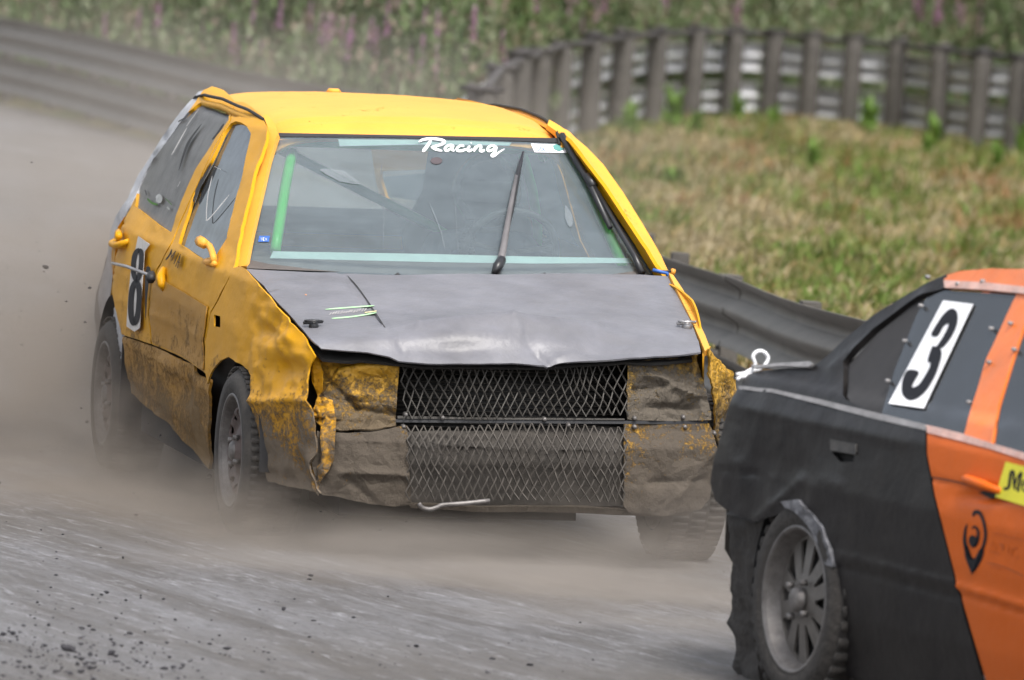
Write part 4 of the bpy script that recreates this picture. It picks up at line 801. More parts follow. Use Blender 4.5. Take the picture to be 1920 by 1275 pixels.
# yellow advert, pin logo, faint words
ads = panel('advert_sticker', K, g_k, [(1888, 866), (1960, 884), (1960, 960), (1868, 932)], simple('advert_yellow', (.72, .66, .03), .45, 0, .08), kd, (), 8, .001, off=.004, d0=14)
def q6(x, y): return (1780+x/4.25, 820+y/4.25)
strokes('advert_letters', K, g_k, [([q6(*p) for p in P], w/4.25) for P, w in [
    ([(430, 412), (470, 400), (482, 340), (490, 275)], 26), ([(480, 280), (510, 275), (515, 345), (520, 420)], 22), ([(515, 400), (535, 340), (560, 285)], 16), ([(560, 285), (572, 290), (560, 350), (545, 415), (560, 425)], 24),
    ([(575, 385), (605, 372), (602, 350), (585, 352), (578, 400), (600, 430), (615, 420)], 14), ([(640, 360), (650, 350), (640, 375), (655, 395), (640, 420), (630, 410)], 14)]], M['inkblack'], ads, .009)
strokes('pin_logo', K, g_k, [([q6(*p) for p in P], w) for P, w in [
    ([(185, 632), (200, 600), (225, 595), (250, 615), (275, 680), (288, 770), (272, 860), (235, 930)], [3, 7, 8, 6.5, 6, 6, 6, 5]), ([(140, 690), (125, 750), (122, 830), (140, 900), (165, 960), (192, 985)], [3, 5.5, 7, 9, 8, 5]),
    ([(130, 860), (150, 950), (170, 1020), (190, 1075)], [8, 12, 9, 3]), ([(265, 880), (235, 960), (210, 1020), (190, 1075)], [9, 13, 10, 3]), ([(160, 960), (195, 985), (235, 960)], 9), ([(190, 990), (190, 1060)], [20, 4]),
    ([(178, 725), (200, 712), (226, 740), (228, 790), (215, 840), (190, 862), (172, 835), (175, 800), (192, 790)], [3, 4, 5, 6, 7, 8, 7, 6, 4])]], M['inkblack'], kd, .004)
for nm_, P_ in (('pin_logo_tip', [(122, 850), (140, 930), (155, 990), (175, 1050), (190, 1092), (208, 1050), (232, 985), (262, 920), (280, 850), (250, 915), (222, 960), (192, 985), (160, 955), (138, 905)]), ('pin_logo_dot', [(168, 800), (185, 780), (212, 785), (228, 800), (222, 845), (200, 872), (178, 860), (166, 830)])):
    panel(nm_, K, g_k, [q6(*p) for p in P_], M['inkblack'], kd, (), 4, .001, off=.005, d0=14)
strokes('faded_lettering', K, g_k, [([q6(*p) for p in P], 1.3) for P in [[(345, 762), (420, 775)], [(430, 778), (590, 818)], [(320, 905), (405, 925)], [(350, 830), (340, 870)], [(370, 850), (372, 900)], [(400, 850), (430, 860), (425, 905)], [(470, 870), (470, 930)], [(495, 890), (545, 880)], [(500, 890), (500, 950)], [(530, 960), (560, 950)], [(300, 1000), (400, 1020), (520, 1070), (595, 1110)], [(330, 1030), (420, 1050)]]], simple('faded_brown_print', (.22, .06, .02), .5), kd, .003)
strokes('panel_gap', K, g_k, [([(1738, 893), (1800, 905), (1870, 929)], 2.2), ([(1870, 929), (1930, 948), (2000, 975)], 2.2)], M['dark'], kd, .003)
# bolt row and paint lines on the sill, loop of rope on the boot corner
b = MB(); P = [K.at(q, 1, .55) for q in ((1382, 712), (1394, 702), (1410, 693), (1416, 682), (1412, 668), (1420, 659), (1432, 660), (1440, 670), (1436, 682), (1424, 692), (1412, 695), (1404, 702), (1390, 708))]; b.tube(smooth_poly(P, 5), .0055, 8); b.tube([K.at(q, 1, .55) for q in ((1381, 702), (1396, 700), (1412, 690))], .005, 8); b.build('boot_pin_cord', M['white'], car2)
panel('boot_edge', K, g_k, [(1412, 690), (1460, 685), (1524, 681), (1530, 686), (1522, 692), (1470, 690), (1420, 695)], M['ktrim'], car2, (), 6, .006, off=.012, d0=14)

# ------------------------------------------------------------------ ground, track, slope behind the barriers
RAIL = smooth_poly([(-26, 126), (-16, 104), (-9, 86), (-4.66, 72), (-2.33, 61.8), (-.8, 56.0), (-.15, 49), (.3, 42.5), (.69, 36.8), (1.02, 34.5), (1.38, 31.9), (2.5, 28.2), (4.6, 24), (7.4, 18), (9, 10)], 12)
FPOST = []
for px, py in ((873, 168), (905, 126), (940, 108), (975, 94), (1018, 81), (1075, 74), (1132, 65), (1196, 59), (1265, 57), (1338, 57), (1410, 60), (1482, 67), (1560, 73), (1643, 80), (1724, 90), (1798, 97), (1870, 103), (1938, 110)):
    D = FPX*(CAMH-.98)/(py+179-(px-960)*.071); FPOST.append(((px-960)/FPX*D, D))
e = np.array(FPOST[-1]); d = np.array([.40, -.09])
for k in range(16): e = e+d; d = np.array([d[0]*.99, d[1]-.006]); FPOST.append(tuple(e))
FPOST = np.array(FPOST); FENCE = smooth_poly(FPOST, 4)
def Dc(X):
    return np.interp(X, [-60, -26, -16, -9, -4.66, -2.33, -.8, -.35, .05, .3, .6, 1.0, 1.5, 2.2, 4, 6, 9, 14, 20, 60], [190, 126, 104, 86, 72, 61.8, 57, 58, 65, 70, 74, 78, 81.5, 84.3, 84.2, 80, 73, 66, 60, 50])
def gz(X, D):
    X = np.asarray(X, float); D = np.asarray(D, float); b = np.clip(D-Dc(X)-.8, 0, None)
    P = np.stack([X, D, X*0], -1).reshape(-1, 3); n = fbm(P*np.array([.35, .25, 1]), 140, 3).reshape(X.shape)
    rx = np.interp(D, RAIL[::-1][:, 1][np.argsort(RAIL[::-1][:, 1])], RAIL[::-1][:, 0][np.argsort(RAIL[::-1][:, 1])])
    isl = np.clip((X-rx-.3)/1.0, 0, 1)*np.clip((Dc(X)-D)/1.0, 0, 1)
    return .34*b*np.clip(b/3, .3, 1)-.003*np.clip(b-12, 0, None)**1.5+n*.25*np.clip(b/2, 0, 1)+isl*(.02+.20*n)
xs = np.r_[np.linspace(-90, -12, 12), np.linspace(-11, 11, 111), np.linspace(12, 90, 12)]; ds = np.r_[np.linspace(-20, 25, 6), np.linspace(26, 100, 149), np.linspace(103, 330, 16)]
XX, DD = np.meshgrid(xs, ds); G = np.stack([XX, DD, gz(XX, DD)], -1)
def grass_ground():
    m, nt, b = new_mat('mown_grass_earth'); t = NT(nt)
    a = t.noise(1.1, 6, .7); f = t.noise(7, 7, .75, t.mapping((1, .35, 1), (0, 0, .5))); g = t.noise(30, 4, .8)
    c = t.mix(t.ramp(f, [(.35, 0.), (.65, 1.)]), (.10, .10, .04), (.30, .24, .13)); c = t.mix(t.ramp(a, [(.48, 0.), (.62, 1.)]), c, (.08, .11, .03)); c = t.mix(t.ramp(g, [(.45, 0.), (.8, .7)]), c, (.05, .04, .025))
    nt.links.new(c, b.inputs['Base Color']); b.inputs['Roughness'].default_value = .95; nt.links.new(t.bump(g, .03), b.inputs['Normal']); return m
b = MB(); b.grid(G); tag(b.build('ground', grass_ground()), kind='structure')
def track_mat():
    m, nt, b = new_mat('dusty_gravel_track'); t = NT(nt); r = -TH+.02
    st = t.noise(1.6, 8, .68, t.streak(r, (2.6, .30, 1)), .6); st2 = t.noise(5, 8, .75, t.streak(r-.05, (3.4, .45, 1)), .8)
    big = t.noise(.35, 5, .6); grit = t.noise(34, 6, .85, t.streak(r, (1, .3, 1))); g2 = t.noise(240, 3, .8)
    c = t.mix(t.ramp(st, [(.36, 0.), (.62, 1.)]), (.105, .094, .084), (.21, .205, .21))
    c = t.mix(t.ramp(big, [(.42, 0.), (.66, .7)]), c, (.135, .118, .10))
    ridge = t.math('MULTIPLY', t.ramp(st2, [(.52, 0.), (.68, 1.)]), t.ramp(grit, [(.42, 0.), (.62, 1.)]))
    c = t.mix(t.math('MULTIPLY', ridge, .85), c, (.52, .52, .55))  # bluish-white highlights of the raised streaks, put into the colour
    c = t.mix(t.math('MULTIPLY', t.ramp(st2, [(.28, 1.), (.44, 0.)]), .55), c, (.075, .065, .055))
    c = t.mix(t.ramp(g2, [(.30, .55), (.50, 0.)]), c, (.09, .085, .085))
    nt.links.new(c, b.inputs['Base Color']); b.inputs['Roughness'].default_value = .62
    c = t.mix(t.ramp(grit, [(.36, .6), (.5, 0.)]), c, (.07, .064, .06)); nt.links.new(c, b.inputs['Base Color'])
    h = t.math('ADD', t.math('MULTIPLY', st2, .5), t.math('ADD', t.math('MULTIPLY', grit, .6), t.math('MULTIPLY', g2, .15)))
    nt.links.new(t.bump(h, .035, .9), b.inputs['Normal']); return m
o = RAIL-np.array([.02, 0]); b = MB(); n = len(o)
b.add([(-90, y, .004) for x, y in o]+[(x, y, .004) for x, y in o]+[(-90, -20, .004), (9, -20, .004)], [(i, i+1, n+i+1, n+i) for i in range(n-1)]+[(n-1, 2*n, 2*n+1, 2*n-1)])
tag(b.build('race_track', track_mat(), smooth=False), kind='structure')
# a shallow worn ridge of packed grit, real relief in the nearest strip
gx = np.linspace(-2.6, 1.9, 300); gy = np.linspace(20.6, 25.6, 300); GX, GY = np.meshgrid(gx, gy)
uu = GX*math.cos(TH)+(GY-22)*math.sin(TH); vv = -GX*math.sin(TH)+(GY-22)*math.cos(TH)
P = np.stack([uu*5, vv*.9, uu*0], -1).reshape(-1, 3); P2 = np.stack([uu*22, vv*5, uu*0], -1).reshape(-1, 3)
Z = (fbm(P, 150, 4)*.010+ridged(P2, 151, 3)*.004).reshape(GX.shape)
ed = np.clip(np.minimum.reduce([GX+2.6, 1.9-GX, GY-20.6, 25.6-GY])/.5, 0, 1)
Z = .0085+(Z+.001)*ed-.006*(1-ed)
b = MB(); b.grid(np.stack([GX, GY, Z], -1)); tag(b.build('packed_grit', bpy.data.materials['dusty_gravel_track']), kind='stuff')

# ------------------------------------------------------------------ barriers
M['beam'] = simple('dusty_steel_beam', (.13, .12, .105), .55, .25, .3, 3, .002, 30, .55, (.155, .14, .12))
M['beam_far'] = simple('galvanised_beam_back', (.56, .57, .60), .5, .0, .35, 2, .001, 30, .45, (.3, .28, .25))  # pale base stands in for sky reflections on the beams
M['post'] = simple('weathered_post', (.078, .071, .064), .85, 0, .35, 6, .006, 30, .3, (.10, .09, .08))
M['postcap'] = simple('dark_post_cap', (.05, .045, .045), .8)
WPROF = [(0, .0), (-.004, .018), (-.075, .055), (-.082, .08), (-.075, .105), (-.006, .145), (-.006, .165), (-.075, .205), (-.082, .23), (-.075, .255), (-.004, .292), (0, .31)]
def arclen(P): return np.r_[0, np.cumsum(np.linalg.norm(np.diff(P, axis=0), axis=1))]
def beam(name, path, s0, s1, zf, side, mt, par, off):
    L = arclen(path); ss = np.linspace(s0, s1, max(3, int((s1-s0)/.5)+2)); P = np.stack([np.interp(ss, L, path[:, k]) for k in (0, 1)], 1)
    T = np.gradient(P, axis=0); T /= np.linalg.norm(T, axis=1)[:, None]; N = np.stack([-T[:, 1], T[:, 0]], 1)*side
    V = np.array([[(P[i, 0]+N[i, 0]*(off-p), P[i, 1]+N[i, 1]*(off-p), zf(P[i, 1])+z) for p, z in WPROF] for i in range(len(P))])
    k = len(WPROF); Tq = np.array([t for i in range(len(P)-1) for j in range(k-1) for t in ((i*k+j, i*k+j+1, (i+1)*k+j+1), (i*k+j, (i+1)*k+j+1, (i+1)*k+j))])
    VV, F = shell(V.reshape(-1, 3), Tq, .005); return mesh_obj(name, VV, F, mt, par)
bar = empty('crash_barrier', Matrix.Translation((.69, 36.8, 0))); tag(bar, 'long low dusty steel crash barrier curving along the edge of the track behind both cars', 'crash barrier')
bar_i = Matrix.Translation((-.69, -36.8, 0))
def kid(o, par): o.parent = par; o.matrix_parent_inverse = par.matrix_world.inverted(); return o
ztop = lambda D: np.interp(D, [30, 40, 56, 72], [.62, .62, .72, .80])
Ltot = arclen(RAIL)[-1]; s = 8.0; side = -1
# the road lies to the left (smaller X) of the path: beams on that side
i = 0
while s < Ltot-1:
    e_ = min(s+4.0, Ltot)
    for dz in (.31, .665):
        kid(beam('rail', RAIL, s, e_+.12, lambda D, dz=dz: ztop(D)-dz-(.003 if i % 2 else 0), 1, M['beam'], None, -.10-(.006 if i % 2 else 0)), bar)
    s = e_; i += 1
L = arclen(RAIL); pm = None
for s in np.arange(9, Ltot, 2.0):
    x, y = np.interp(s, L, RAIL[:, 0]), np.interp(s, L, RAIL[:, 1]); x2, y2 = np.interp(s+.1, L, RAIL[:, 0]), np.interp(s+.1, L, RAIL[:, 1]); a = math.atan2(y2-y, x2-x)
    if pm is None:
        b = MB(); b.box((0, .15, -.42), (.14, .08, .80)); b.box((0, .06, -.10), (.12, .13, .09)); b.box((0, .04, -.42), (.12, .13, .12)); p0 = b.build('post', M['post'], None, smooth=False); pm = p0.data; o = p0
    else: o = mesh_obj('post', None, None, None, None, mesh=pm)
    zt = float(ztop(y)); o.matrix_world = Matrix.Translation((x, y, zt-.03)) @ Matrix.Rotation(a, 4, 'Z'); m = o.matrix_world.copy(); o.parent = bar; o.matrix_parent_inverse = bar.matrix_world.inverted(); o.matrix_world = m
b = MB()
for q in ((1556, 603), (1583, 612), (1590, 600), (1578, 628)):
    d = np.array([(q[0]-PCX)/FPX, (q[1]-PCY)/FPX, 1]) @ CAMR.T; p = CAMP+d*32.35/d[1]; b.tube([p, p+np.array([-.02, -.03, 0])], .014, 6)
o = kid(b.build('splice_bolts', M['beam']), bar); tag(o, kind='stuff')

fen = empty('post_barrier', Matrix.Translation((FPOST[10][0], FPOST[10][1], 0))); tag(fen, 'curved barrier of close-set upright posts seen from behind, with pale steel beams, above the grass', 'fence')
rr = random.Random(4)
pms = []
for k in range(4):
    b = MB(); V = []; n = 10; h = 1.06
    for z, r in ((-.25, .108), (.3, .104), (h-.06, .100), (h, .090)):
        for j in range(n):
            a = 2*math.pi*j/n; V.append(((r+.006*math.sin(a*3+k))*math.cos(a), (r+.004*math.sin(a*2+k*2))*math.sin(a), z-(.05*math.cos(a+.4) if z > .9 else 0)))
    b.add(V, [(i*n+j, i*n+(j+1) % n, (i+1)*n+(j+1) % n, (i+1)*n+j) for i in range(3) for j in range(n)]+[tuple(3*n+j for j in range(n))])
    b.box((0, .0, h+.005), (.20, .20, .035)); m_ = mesh_obj('post', np.concatenate(b.V), b.F, [M['post'], M['postcap']], None, True, [0]*(len(b.F)-7)+[1]*7)
    pms.append(m_.data); bpy.data.objects.remove(m_)
for k, (x, y) in enumerate(FPOST):
    o = mesh_obj('post', None, None, None, None, mesh=pms[k % 4])
    m = Matrix.Translation((x, y, -.06+rr.uniform(-.03, .02))) @ Matrix.Rotation(rr.uniform(0, 6), 4, 'Z') @ Matrix.Rotation(math.radians(rr.uniform(-1.5, 1.5)), 4, 'X')
    o.parent = fen; o.matrix_parent_inverse = fen.matrix_world.inverted(); o.matrix_world = m
LF = arclen(FENCE)[-1]
s = 0
while s < LF-.2:
    for z0 in (.60, .17): kid(beam('rail', FENCE, s, min(s+3.05, LF), lambda D, z0=z0: z0-.05, 1, M['beam_far'], None, .13), fen)
    s += 3.0
b = MB(); P = np.c_[FENCE[:, 0]+.0, FENCE[:, 1]+.12, np.full(len(FENCE), .955)]; b.tube(P, .035, 6); kid(b.build('top_wire_rail', M['postcap']), fen)

# ------------------------------------------------------------------ vegetation
def quads(name, V4, mi, mats, kind='stuff'):
    n = len(V4); me = bpy.data.meshes.new(name); me.vertices.add(n*4); me.loops.add(n*4); me.polygons.add(n)
    me.vertices.foreach_set('co', V4.reshape(-1)); me.loops.foreach_set('vertex_index', np.arange(n*4)); me.polygons.foreach_set('loop_start', np.arange(0, n*4, 4))
    for m in mats: me.materials.append(m)
    me.polygons.foreach_set('material_index', np.asarray(mi, np.int32)); me.update(calc_edges=True)
    o = bpy.data.objects.new(name, me); COL.objects.link(o); o['kind'] = kind; return o
def blades(base, az, lean, L, w):
    """thin bent leaves: two quads each"""
    d = np.stack([np.cos(az), np.sin(az), np.zeros(len(az))], 1); s_ = np.stack([-np.sin(az), np.cos(az), np.zeros(len(az))], 1)*w[:, None]/2
    up = np.array([0, 0, 1.]); a = base; m = base+(d*np.sin(lean*.6)[:, None]+up*np.cos(lean*.6)[:, None])*(L*.55)[:, None]
    t_ = m+(d*np.sin(lean*1.3)[:, None]+up*np.cos(lean*1.3)[:, None])*(L*.45)[:, None]
    q1 = np.stack([a-s_, a+s_, m+s_*.8, m-s_*.8], 1); q2 = np.stack([m-s_*.8, m+s_*.8, t_+s_*.15, t_-s_*.15], 1); return np.concatenate([q1, q2])
def foliage(name, col, var=.3, trans=.3):
    m, nt, b = new_mat(name); t = NT(nt); c = t.mix(t.noise(2.5, 3, .6), tuple(x*(1-var) for x in col), tuple(x*(1+var) for x in col))
    nt.links.new(c, b.inputs['Base Color']); b.inputs['Roughness'].default_value = .7; b.inputs['Specular IOR Level'].default_value = .25
    tr = nt.nodes.new('ShaderNodeBsdfTranslucent'); nt.links.new(c, tr.inputs[0]); mx = nt.nodes.new('ShaderNodeMixShader'); mx.inputs[0].default_value = trans
    nt.links.new(b.outputs[0], mx.inputs[1]); nt.links.new(tr.outputs[0], mx.inputs[2]); nt.links.new(mx.outputs[0], nt.nodes['Material Output'].inputs[0]); return m
FM = [foliage('straw', (.36, .27, .12)), foliage('pale_hay', (.42, .35, .22)), foliage('olive_grass', (.17, .18, .05)), foliage('fresh_grass', (.12, .20, .035)), foliage('red_brown_stalk', (.30, .15, .07)), foliage('dark_grass', (.06, .075, .025))]
def scatter_island(n, lo=37., hi=85., p0=780, p1=2150):
    u_ = RNG.random(n*3); D = 1/(1/lo+(1/hi-1/lo)*u_); px = RNG.uniform(p0, p1, n*3); X = (px-PCX)/FPX*D
    rx = np.interp(D, RAIL[::-1][:, 1], RAIL[::-1][:, 0]); k = (X > rx+.18) & (D < Dc(X)+1.0); return X[k][:n], D[k][:n]
N = 95000
X, D = scatter_island(N); X2, D2 = scatter_island(45000, 32., 85., 2150, 4200); X = np.r_[X, X2]; D = np.r_[D, D2]; N = len(X); pn = 1.15*fbm(np.stack([X*3.0, D*.6, X*0], 1), 160, 4)+.75*fbm(np.stack([X*.9+D*.12, D*.22, X*0], 1), 165, 3)+.06; pn2 = fbm(np.stack([X*2.5, D*1.0, X*0+4], 1), 161, 3)
near_f = np.clip(1-(Dc(X)-D)/5, 0, 1)
r = RNG.random(N)+pn*.55+near_f*.22; mi = np.where(r < .40, 1, np.where(r < .72, 0, np.where(r < .92, 2, np.where(r < 1.2, 3, 5)))); mi = np.where((pn2 > .42) & (RNG.random(N) < .5), 4, mi)
Z = gz(X, D); lean = np.where(mi <= 1, RNG.uniform(1.0, 1.6, N), RNG.uniform(.5, 1.3, N)); Ln = RNG.uniform(.07, .20, N)*(1+.5*(pn2 > .1))*(1-.6*near_f); w = RNG.uniform(.008, .02, N)*np.where(mi == 3, 1.5, 1)
az = np.where(RNG.random(N) < .6, RNG.normal(-.5, .7, N), RNG.uniform(0, 6.28, N))
Q = blades(np.stack([X, D, Z-.01], 1), az, lean, Ln, w); quads('mown_grass', Q, np.r_[mi, mi], FM)
# weeds on the slope
VM = [foliage('weed_green', (.10, .155, .055)), foliage('weed_mid_green', (.15, .205, .085)), foliage('weed_grey_green', (.24, .27, .17)), foliage('seed_head_brown', (.22, .17, .13)), foliage('fireweed_pink', (.55, .30, .49)), foliage('weed_dark', (.055, .08, .035))]
def slope_points(n, dmax=13.):
    px = RNG.uniform(-150, 2100, n); b_ = 1.3+dmax*RNG.random(n)**1.2; D = np.full(n, 75.)
    for _ in range(25): X = (px-PCX)/FPX*D; D = .6*D+.4*(Dc(X)+b_)
    return X, D, px
X, D, px = slope_points(9500); Z = gz(X, D); n = len(X); H_ = RNG.uniform(.35, .95, n)*(1+.25*fbm(np.stack([X, D*.5, X*0], 1), 170, 3)); pn = fbm(np.stack([X*.9, D*.5, X*0], 1), 171, 4)
VV = []; MI = []
for k in range(11):
    t_ = RNG.random(n); base = np.stack([X+RNG.normal(0, .035, n), D+RNG.normal(0, .035, n), Z+H_*t_*.95], 1); Ll = RNG.uniform(.08, .24, n)*(1.15-t_*.6); ww = RNG.uniform(.015, .05, n)
    q = blades(base, RNG.uniform(0, 6.28, n), RNG.uniform(.5, 1.7, n), Ll, ww); g = RNG.random(n)+pn*.8+np.where(px > 900, -.18, .28)  # leaves left of centre turn paler: haze put into their colour
    m_ = np.where(g < .18, 5, np.where(g < .48, 0, np.where(g < .82, 1, 2))); m_ = np.where((t_ > .8) & (RNG.random(n) < .45), 3, m_); VV.append(q); MI += [m_, m_]
VV.append(blades(np.stack([X, D, Z], 1), RNG.uniform(0, 6.28, n), RNG.uniform(0, .25, n), H_, np.full(n, .012))); MI += [np.full(n, 2), np.full(n, 2)]
quads('hillside_weeds', np.concatenate(VV), np.concatenate(MI), VM)
# fireweed plants that show their pink spires
def fireweed_meshes(seed):
    r_ = np.random.default_rng(seed); n = 60; t_ = r_.random(n)
    L_ = blades(np.stack([r_.normal(0, .01, n), r_.normal(0, .01, n), .1+.75*t_], 1), r_.uniform(0, 6.28, n), r_.uniform(.7, 1.5, n), r_.uniform(.08, .16, n), r_.uniform(.02, .035, n))
    n2 = 75; t2 = r_.random(n2); a = r_.uniform(0, 6.28, n2); rad = .055*(1-t2*.75); b_ = np.stack([rad*np.cos(a)*.3, rad*np.sin(a)*.3, .82+.42*t2], 1)
    F_ = blades(b_, a, r_.uniform(.8, 1.8, n2), rad*1.1+.012, r_.uniform(.02, .035, n2)*(1.2-t2*.6)); return L_, F_
fw_meshes = []
for sd_ in (1, 2, 3):
    L_, F_ = fireweed_meshes(sd_); a_ = quads('leaves', L_, [0]*len(L_), [VM[1]], 'x'); c_ = quads('flower_spire', F_, [0]*len(F_), [VM[4]], 'x'); b = MB(); b.tube([(0, 0, -.1), (.01, 0, .6), (0, .01, 1.2)], [.008, .006, .003], 5); s_ = b.build('stem', FM[4])
    fw_meshes.append((a_.data, c_.data, s_.data)); [bpy.data.objects.remove(x) for x in (a_, c_, s_)]
fk = 0; rr = random.Random(11)
for cx, cy, num, sp in ((335, 30, 4, 30), (470, 22, 3, 22), (500, 70, 4, 35), (580, 45, 4, 25), (635, 70, 4, 30), (690, 60, 3, 20), (770, 85, 3, 20), (835, 110, 3, 25), (890, 100, 3, 20), (800, 12, 3, 30), (1075, 30, 4, 30), (1000, 12, 2, 20), (1110, 12, 3, 20), (1400, 14, 2, 15), (1730, 22, 3, 20), (1805, 30, 4, 25), (255, 40, 2, 30), (1240, 6, 2, 15), (930, 140, 2, 20), (1850, 15, 2, 15)):
    for _ in range(num):
        qx, qy = cx+rr.gauss(0, sp), cy+rr.gauss(0, 12); d = np.array([(qx-PCX)/FPX, (qy-PCY)/FPX, 1]) @ CAMR.T; d = d/d[1]; best = None
        for D_ in np.arange(56, 120, .25):
            p = CAMP+d*D_
            if D_ > Dc(p[0])+1.2 and p[2]-.7 < gz(np.array([p[0]]), np.array([D_]))[0]: best = (p[0], D_, float(gz(np.array([p[0]]), np.array([D_]))[0])); break
        if best is None: continue
        e_ = empty('fireweed_plant', Matrix.Translation(best) @ Matrix.Rotation(rr.uniform(0, 6), 4, 'Z') @ Matrix.Scale(rr.uniform(.5, .75), 4))
        tag(e_, 'tall pink-flowering fireweed standing among the blurred weeds on the slope behind the barriers', 'plant', 'fireweed in flower on the slope')
        for nm, me in zip(('leaves', 'flower_spire', 'stem'), fw_meshes[fk % 3]): mesh_obj(nm, None, None, None, e_, mesh=me)
        fk += 1
# broad-leaved green weeds at the foot of the post barrier
r_ = np.random.default_rng(5); n = 46; LV = blades(np.stack([r_.normal(0, .03, n), r_.normal(0, .03, n), r_.random(n)*.22], 1), r_.uniform(0, 6.28, n), r_.uniform(.2, 1.2, n), r_.uniform(.10, .22, n), r_.uniform(.03, .06, n))
lo_ = quads('leafy_weed', LV, [0]*len(LV), [foliage('bright_leaf', (.15, .25, .05))], 'thing'); first = True; lwk = -1
LW = ['tall green weed just right of the yellow roof', 'small green weed beside the tall one', 'green leafy weed under the middle posts', 'large bright green leafy weed right of centre', 'green leafy weed near the right end of the posts', 'small front weed near the right end', 'green weed nearest the yellow roof', 'small green weed between middle and right', 'leafy weed at the right edge of the picture', 'small low weed alone in mid slope', 'tiny weed beside the yellow windscreen pillar', 'small weed at lower right']
for qx, D_, sc_ in ((1232, 78, 1.3), (1275, 76, .9), (1352, 80, 1.0), (1598, 81, 1.3), (1725, 79.5, 1.1), (1712, 76, .8), (1150, 72, 1.0), (1420, 79, .8), (1890, 78, 1.2), (1500, 70, .8), (1235, 60, .7), (1845, 72, .9)):
    o = lo_ if first else lo_.copy()
    if not first: COL.objects.link(o)
    first = False; lwk += 1; x_ = (qx-PCX)/FPX*D_; o.location = (x_, D_, float(gz(np.array([x_]), np.array([D_]))[0])-.02); o.scale = (sc_,)*3; o.rotation_euler = (0, 0, rr.uniform(0, 6)); tag(o, LW[lwk]+', in grass below the post barrier', 'plant', 'leafy weeds below the post barrier', 'thing')

# ------------------------------------------------------------------ loose dirt and dust
ico = [(0, 0, -1), (.72, -.53, -.45), (-.28, -.85, -.45), (-.89, 0, -.45), (-.28, .85, -.45), (.72, .53, -.45), (.28, -.85, .45), (-.72, -.53, .45), (-.72, .53, .45), (.28, .85, .45), (.89, 0, .45), (0, 0, 1)]
icf = [(0, 1, 2), (1, 0, 5), (0, 2, 3), (0, 3, 4), (0, 4, 5), (1, 5, 10), (2, 1, 6), (3, 2, 7), (4, 3, 8), (5, 4, 9), (1, 10, 6), (2, 6, 7), (3, 7, 8), (4, 8, 9), (5, 9, 10), (6, 10, 11), (7, 6, 11), (8, 7, 11), (9, 8, 11), (10, 9, 11)]
ico = np.array(ico)
M['clod'] = simple('dark_clod', (.028, .026, .030), .8, 0, .4, 30)
def ground_at(px, py, z=0.): d = np.array([(px-PCX)/FPX, (py-PCY)/FPX, 1]) @ CAMR.T; return CAMP+d*((z-CAMH)/d[2])
b = MB(); rr = np.random.default_rng(12)
def clod(b, p, s): b.add(ico*(1+rr.uniform(-.35, .35, (12, 1)))*np.array([rr.uniform(.8, 1.6), rr.uniform(.7, 1.3), rr.uniform(.5, .9)])*s+p, icf)
for cx, cy, n, sx, sy, s0 in ((60, 1230, 90, 90, 30, .0065), (230, 1245, 70, 90, 22, .007), (120, 1150, 25, 90, 40, .006), (330, 1200, 26, 200, 60, .006), (500, 1150, 18, 220, 60, .006), (150, 1010, 10, 120, 40, .008), (560, 1240, 25, 200, 30, .0055), (1250, 1180, 22, 110, 70, .004), (900, 1240, 14, 200, 30, .005), (1350, 1100, 16, 30, 60, .004)):
    for _ in range(int(n*1.6)):
        p = ground_at(cx+rr.normal()*sx, cy+rr.normal()*sy, .02)
        if p[1] > 22 and p[0] > .3: continue
        clod(b, p, s0*.5*math.exp(rr.normal()*.45))
tag(b.build('loose_gravel', M['clod'], smooth=False), kind='stuff')
b = MB()
for cx, cy, n, sx, sy, s0, dp in ((250, 960, 60, 60, 40, .0035, 27.5), (350, 850, 30, 40, 40, .0035, 27.8), (60, 560, 26, 50, 110, .0045, 30), (160, 640, 12, 12, 90, .004, 29.3), (20, 950, 14, 30, 30, .006, 27.5), (150, 840, 22, 80, 70, .004, 29), (1320, 1010, 30, 60, 60, .003, 25.6), (640, 985, 30, 100, 30, .003, 26)):
    for _ in range(n):
        d = np.array([(cx+rr.normal()*sx-PCX)/FPX, (cy+rr.normal()*sy-PCY)/FPX, 1]) @ CAMR.T; p = CAMP+d*dp
        if p[2] > .02: clod(b, p, s0*.6*math.exp(rr.normal()*.5))
tag(b.build('flying_dirt', M['clod'], smooth=False), kind='stuff')

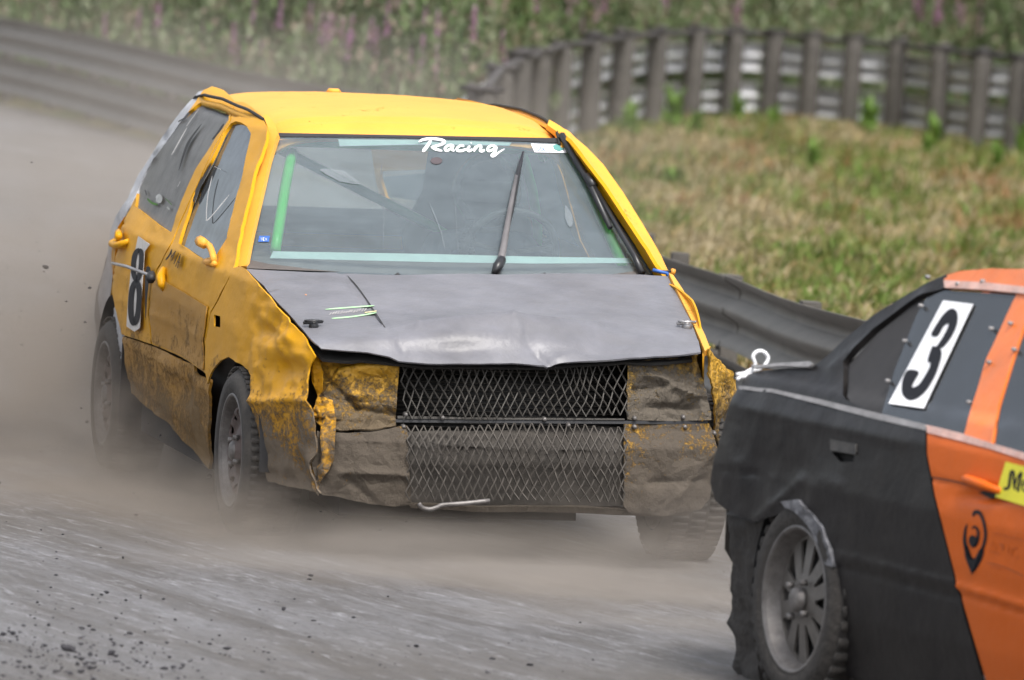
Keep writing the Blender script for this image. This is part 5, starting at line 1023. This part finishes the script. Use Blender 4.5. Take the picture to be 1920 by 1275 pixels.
def dust_mat(name, dens, col, scale, lo, hi, stretch=(1, 1, 1)):
    m = bpy.data.materials.new(name); m.use_nodes = True; nt = m.node_tree; nt.nodes.clear(); t = NT(nt)
    out = nt.nodes.new('ShaderNodeOutputMaterial'); v = nt.nodes.new('ShaderNodeVolumePrincipled'); nt.links.new(v.outputs[0], out.inputs['Volume'])
    v.inputs['Color'].default_value = (*col, 1); v.inputs['Anisotropy'].default_value = .2
    g = t.n('ShaderNodeVectorMath', operation='LENGTH'); nt.links.new(t.src, g.inputs[0])
    r = t.maprange(g.outputs['Value'], 1.0, .1, 0., 1.); r = t.math('MULTIPLY', r, t.math('ADD', r, .3))
    n = t.ramp(t.noise(scale, 3, .55, t.mapping(stretch)), [(lo, 0.), (hi, 1.)]); nt.links.new(t.math('MULTIPLY', t.math('MULTIPLY', r, n), dens), v.inputs['Density']); return m
u_, v_ = 24, 12
SPH = np.array([(math.sin(math.pi*i/v_)*math.cos(2*math.pi*j/u_), math.sin(math.pi*i/v_)*math.sin(2*math.pi*j/u_), math.cos(math.pi*i/v_)) for i in range(v_+1) for j in range(u_)])
SPF = [(i*u_+j, (i+1)*u_+j, (i+1)*u_+(j+1) % u_, i*u_+(j+1) % u_) for i in range(v_) for j in range(u_)]
def dust(px, py, depth, sx, sd, sz, dens, col=(.62, .56, .50), scale=2.8, lo=.32, hi=.64, rot=0.):
    d = np.array([(px-PCX)/FPX, (py-PCY)/FPX, 1]) @ CAMR.T; p = CAMP+d*depth/d[1]
    o = mesh_obj('dust_cloud', SPH, SPF, dust_mat('dust', dens, col, scale, lo, hi)); o.matrix_world = Matrix.Translation(Vector(p)) @ Matrix.Rotation(rot, 4, 'Z') @ Matrix.Diagonal((sx, sd, sz, 1)); tag(o, kind='stuff')
BR = (.50, .44, .38)
dust(960, 1110, 25.0, 1.5, .65, .25, 5.0, (.60, .54, .48))
dust(620, 1010, 25.9, .95, .45, .24, 3.6, BR)
dust(1150, 1020, 25.6, .7, .4, .16, 1.6, BR)
dust(1230, 1200, 24.0, .9, .5, .16, 3.0, (.6, .54, .48))
dust(150, 970, 27.3, 1.35, 1.2, .30, 4.0, BR)
dust(300, 850, 28.2, .55, .9, .34, 2.6, BR)
dust(40, 740, 29.5, .95, 1.8, .75, 1.9, BR)
dust(150, 560, 30.5, .6, 1.6, .7, 1.1, BR)
dust(460, 985, 26.2, .55, .42, .26, 4.4, BR)
dust(900, 930, 26.1, 1.0, .22, .28, 2.8, BR, 4)
dust(1320, 1010, 25.2, .4, .4, .28, 1.6, BR)
dust(330, 260, 46.0, 4.0, 12., 1.0, .10, scale=1.5)
dust(60, 420, 40.0, 2.5, 9., .6, .10, scale=1.5)
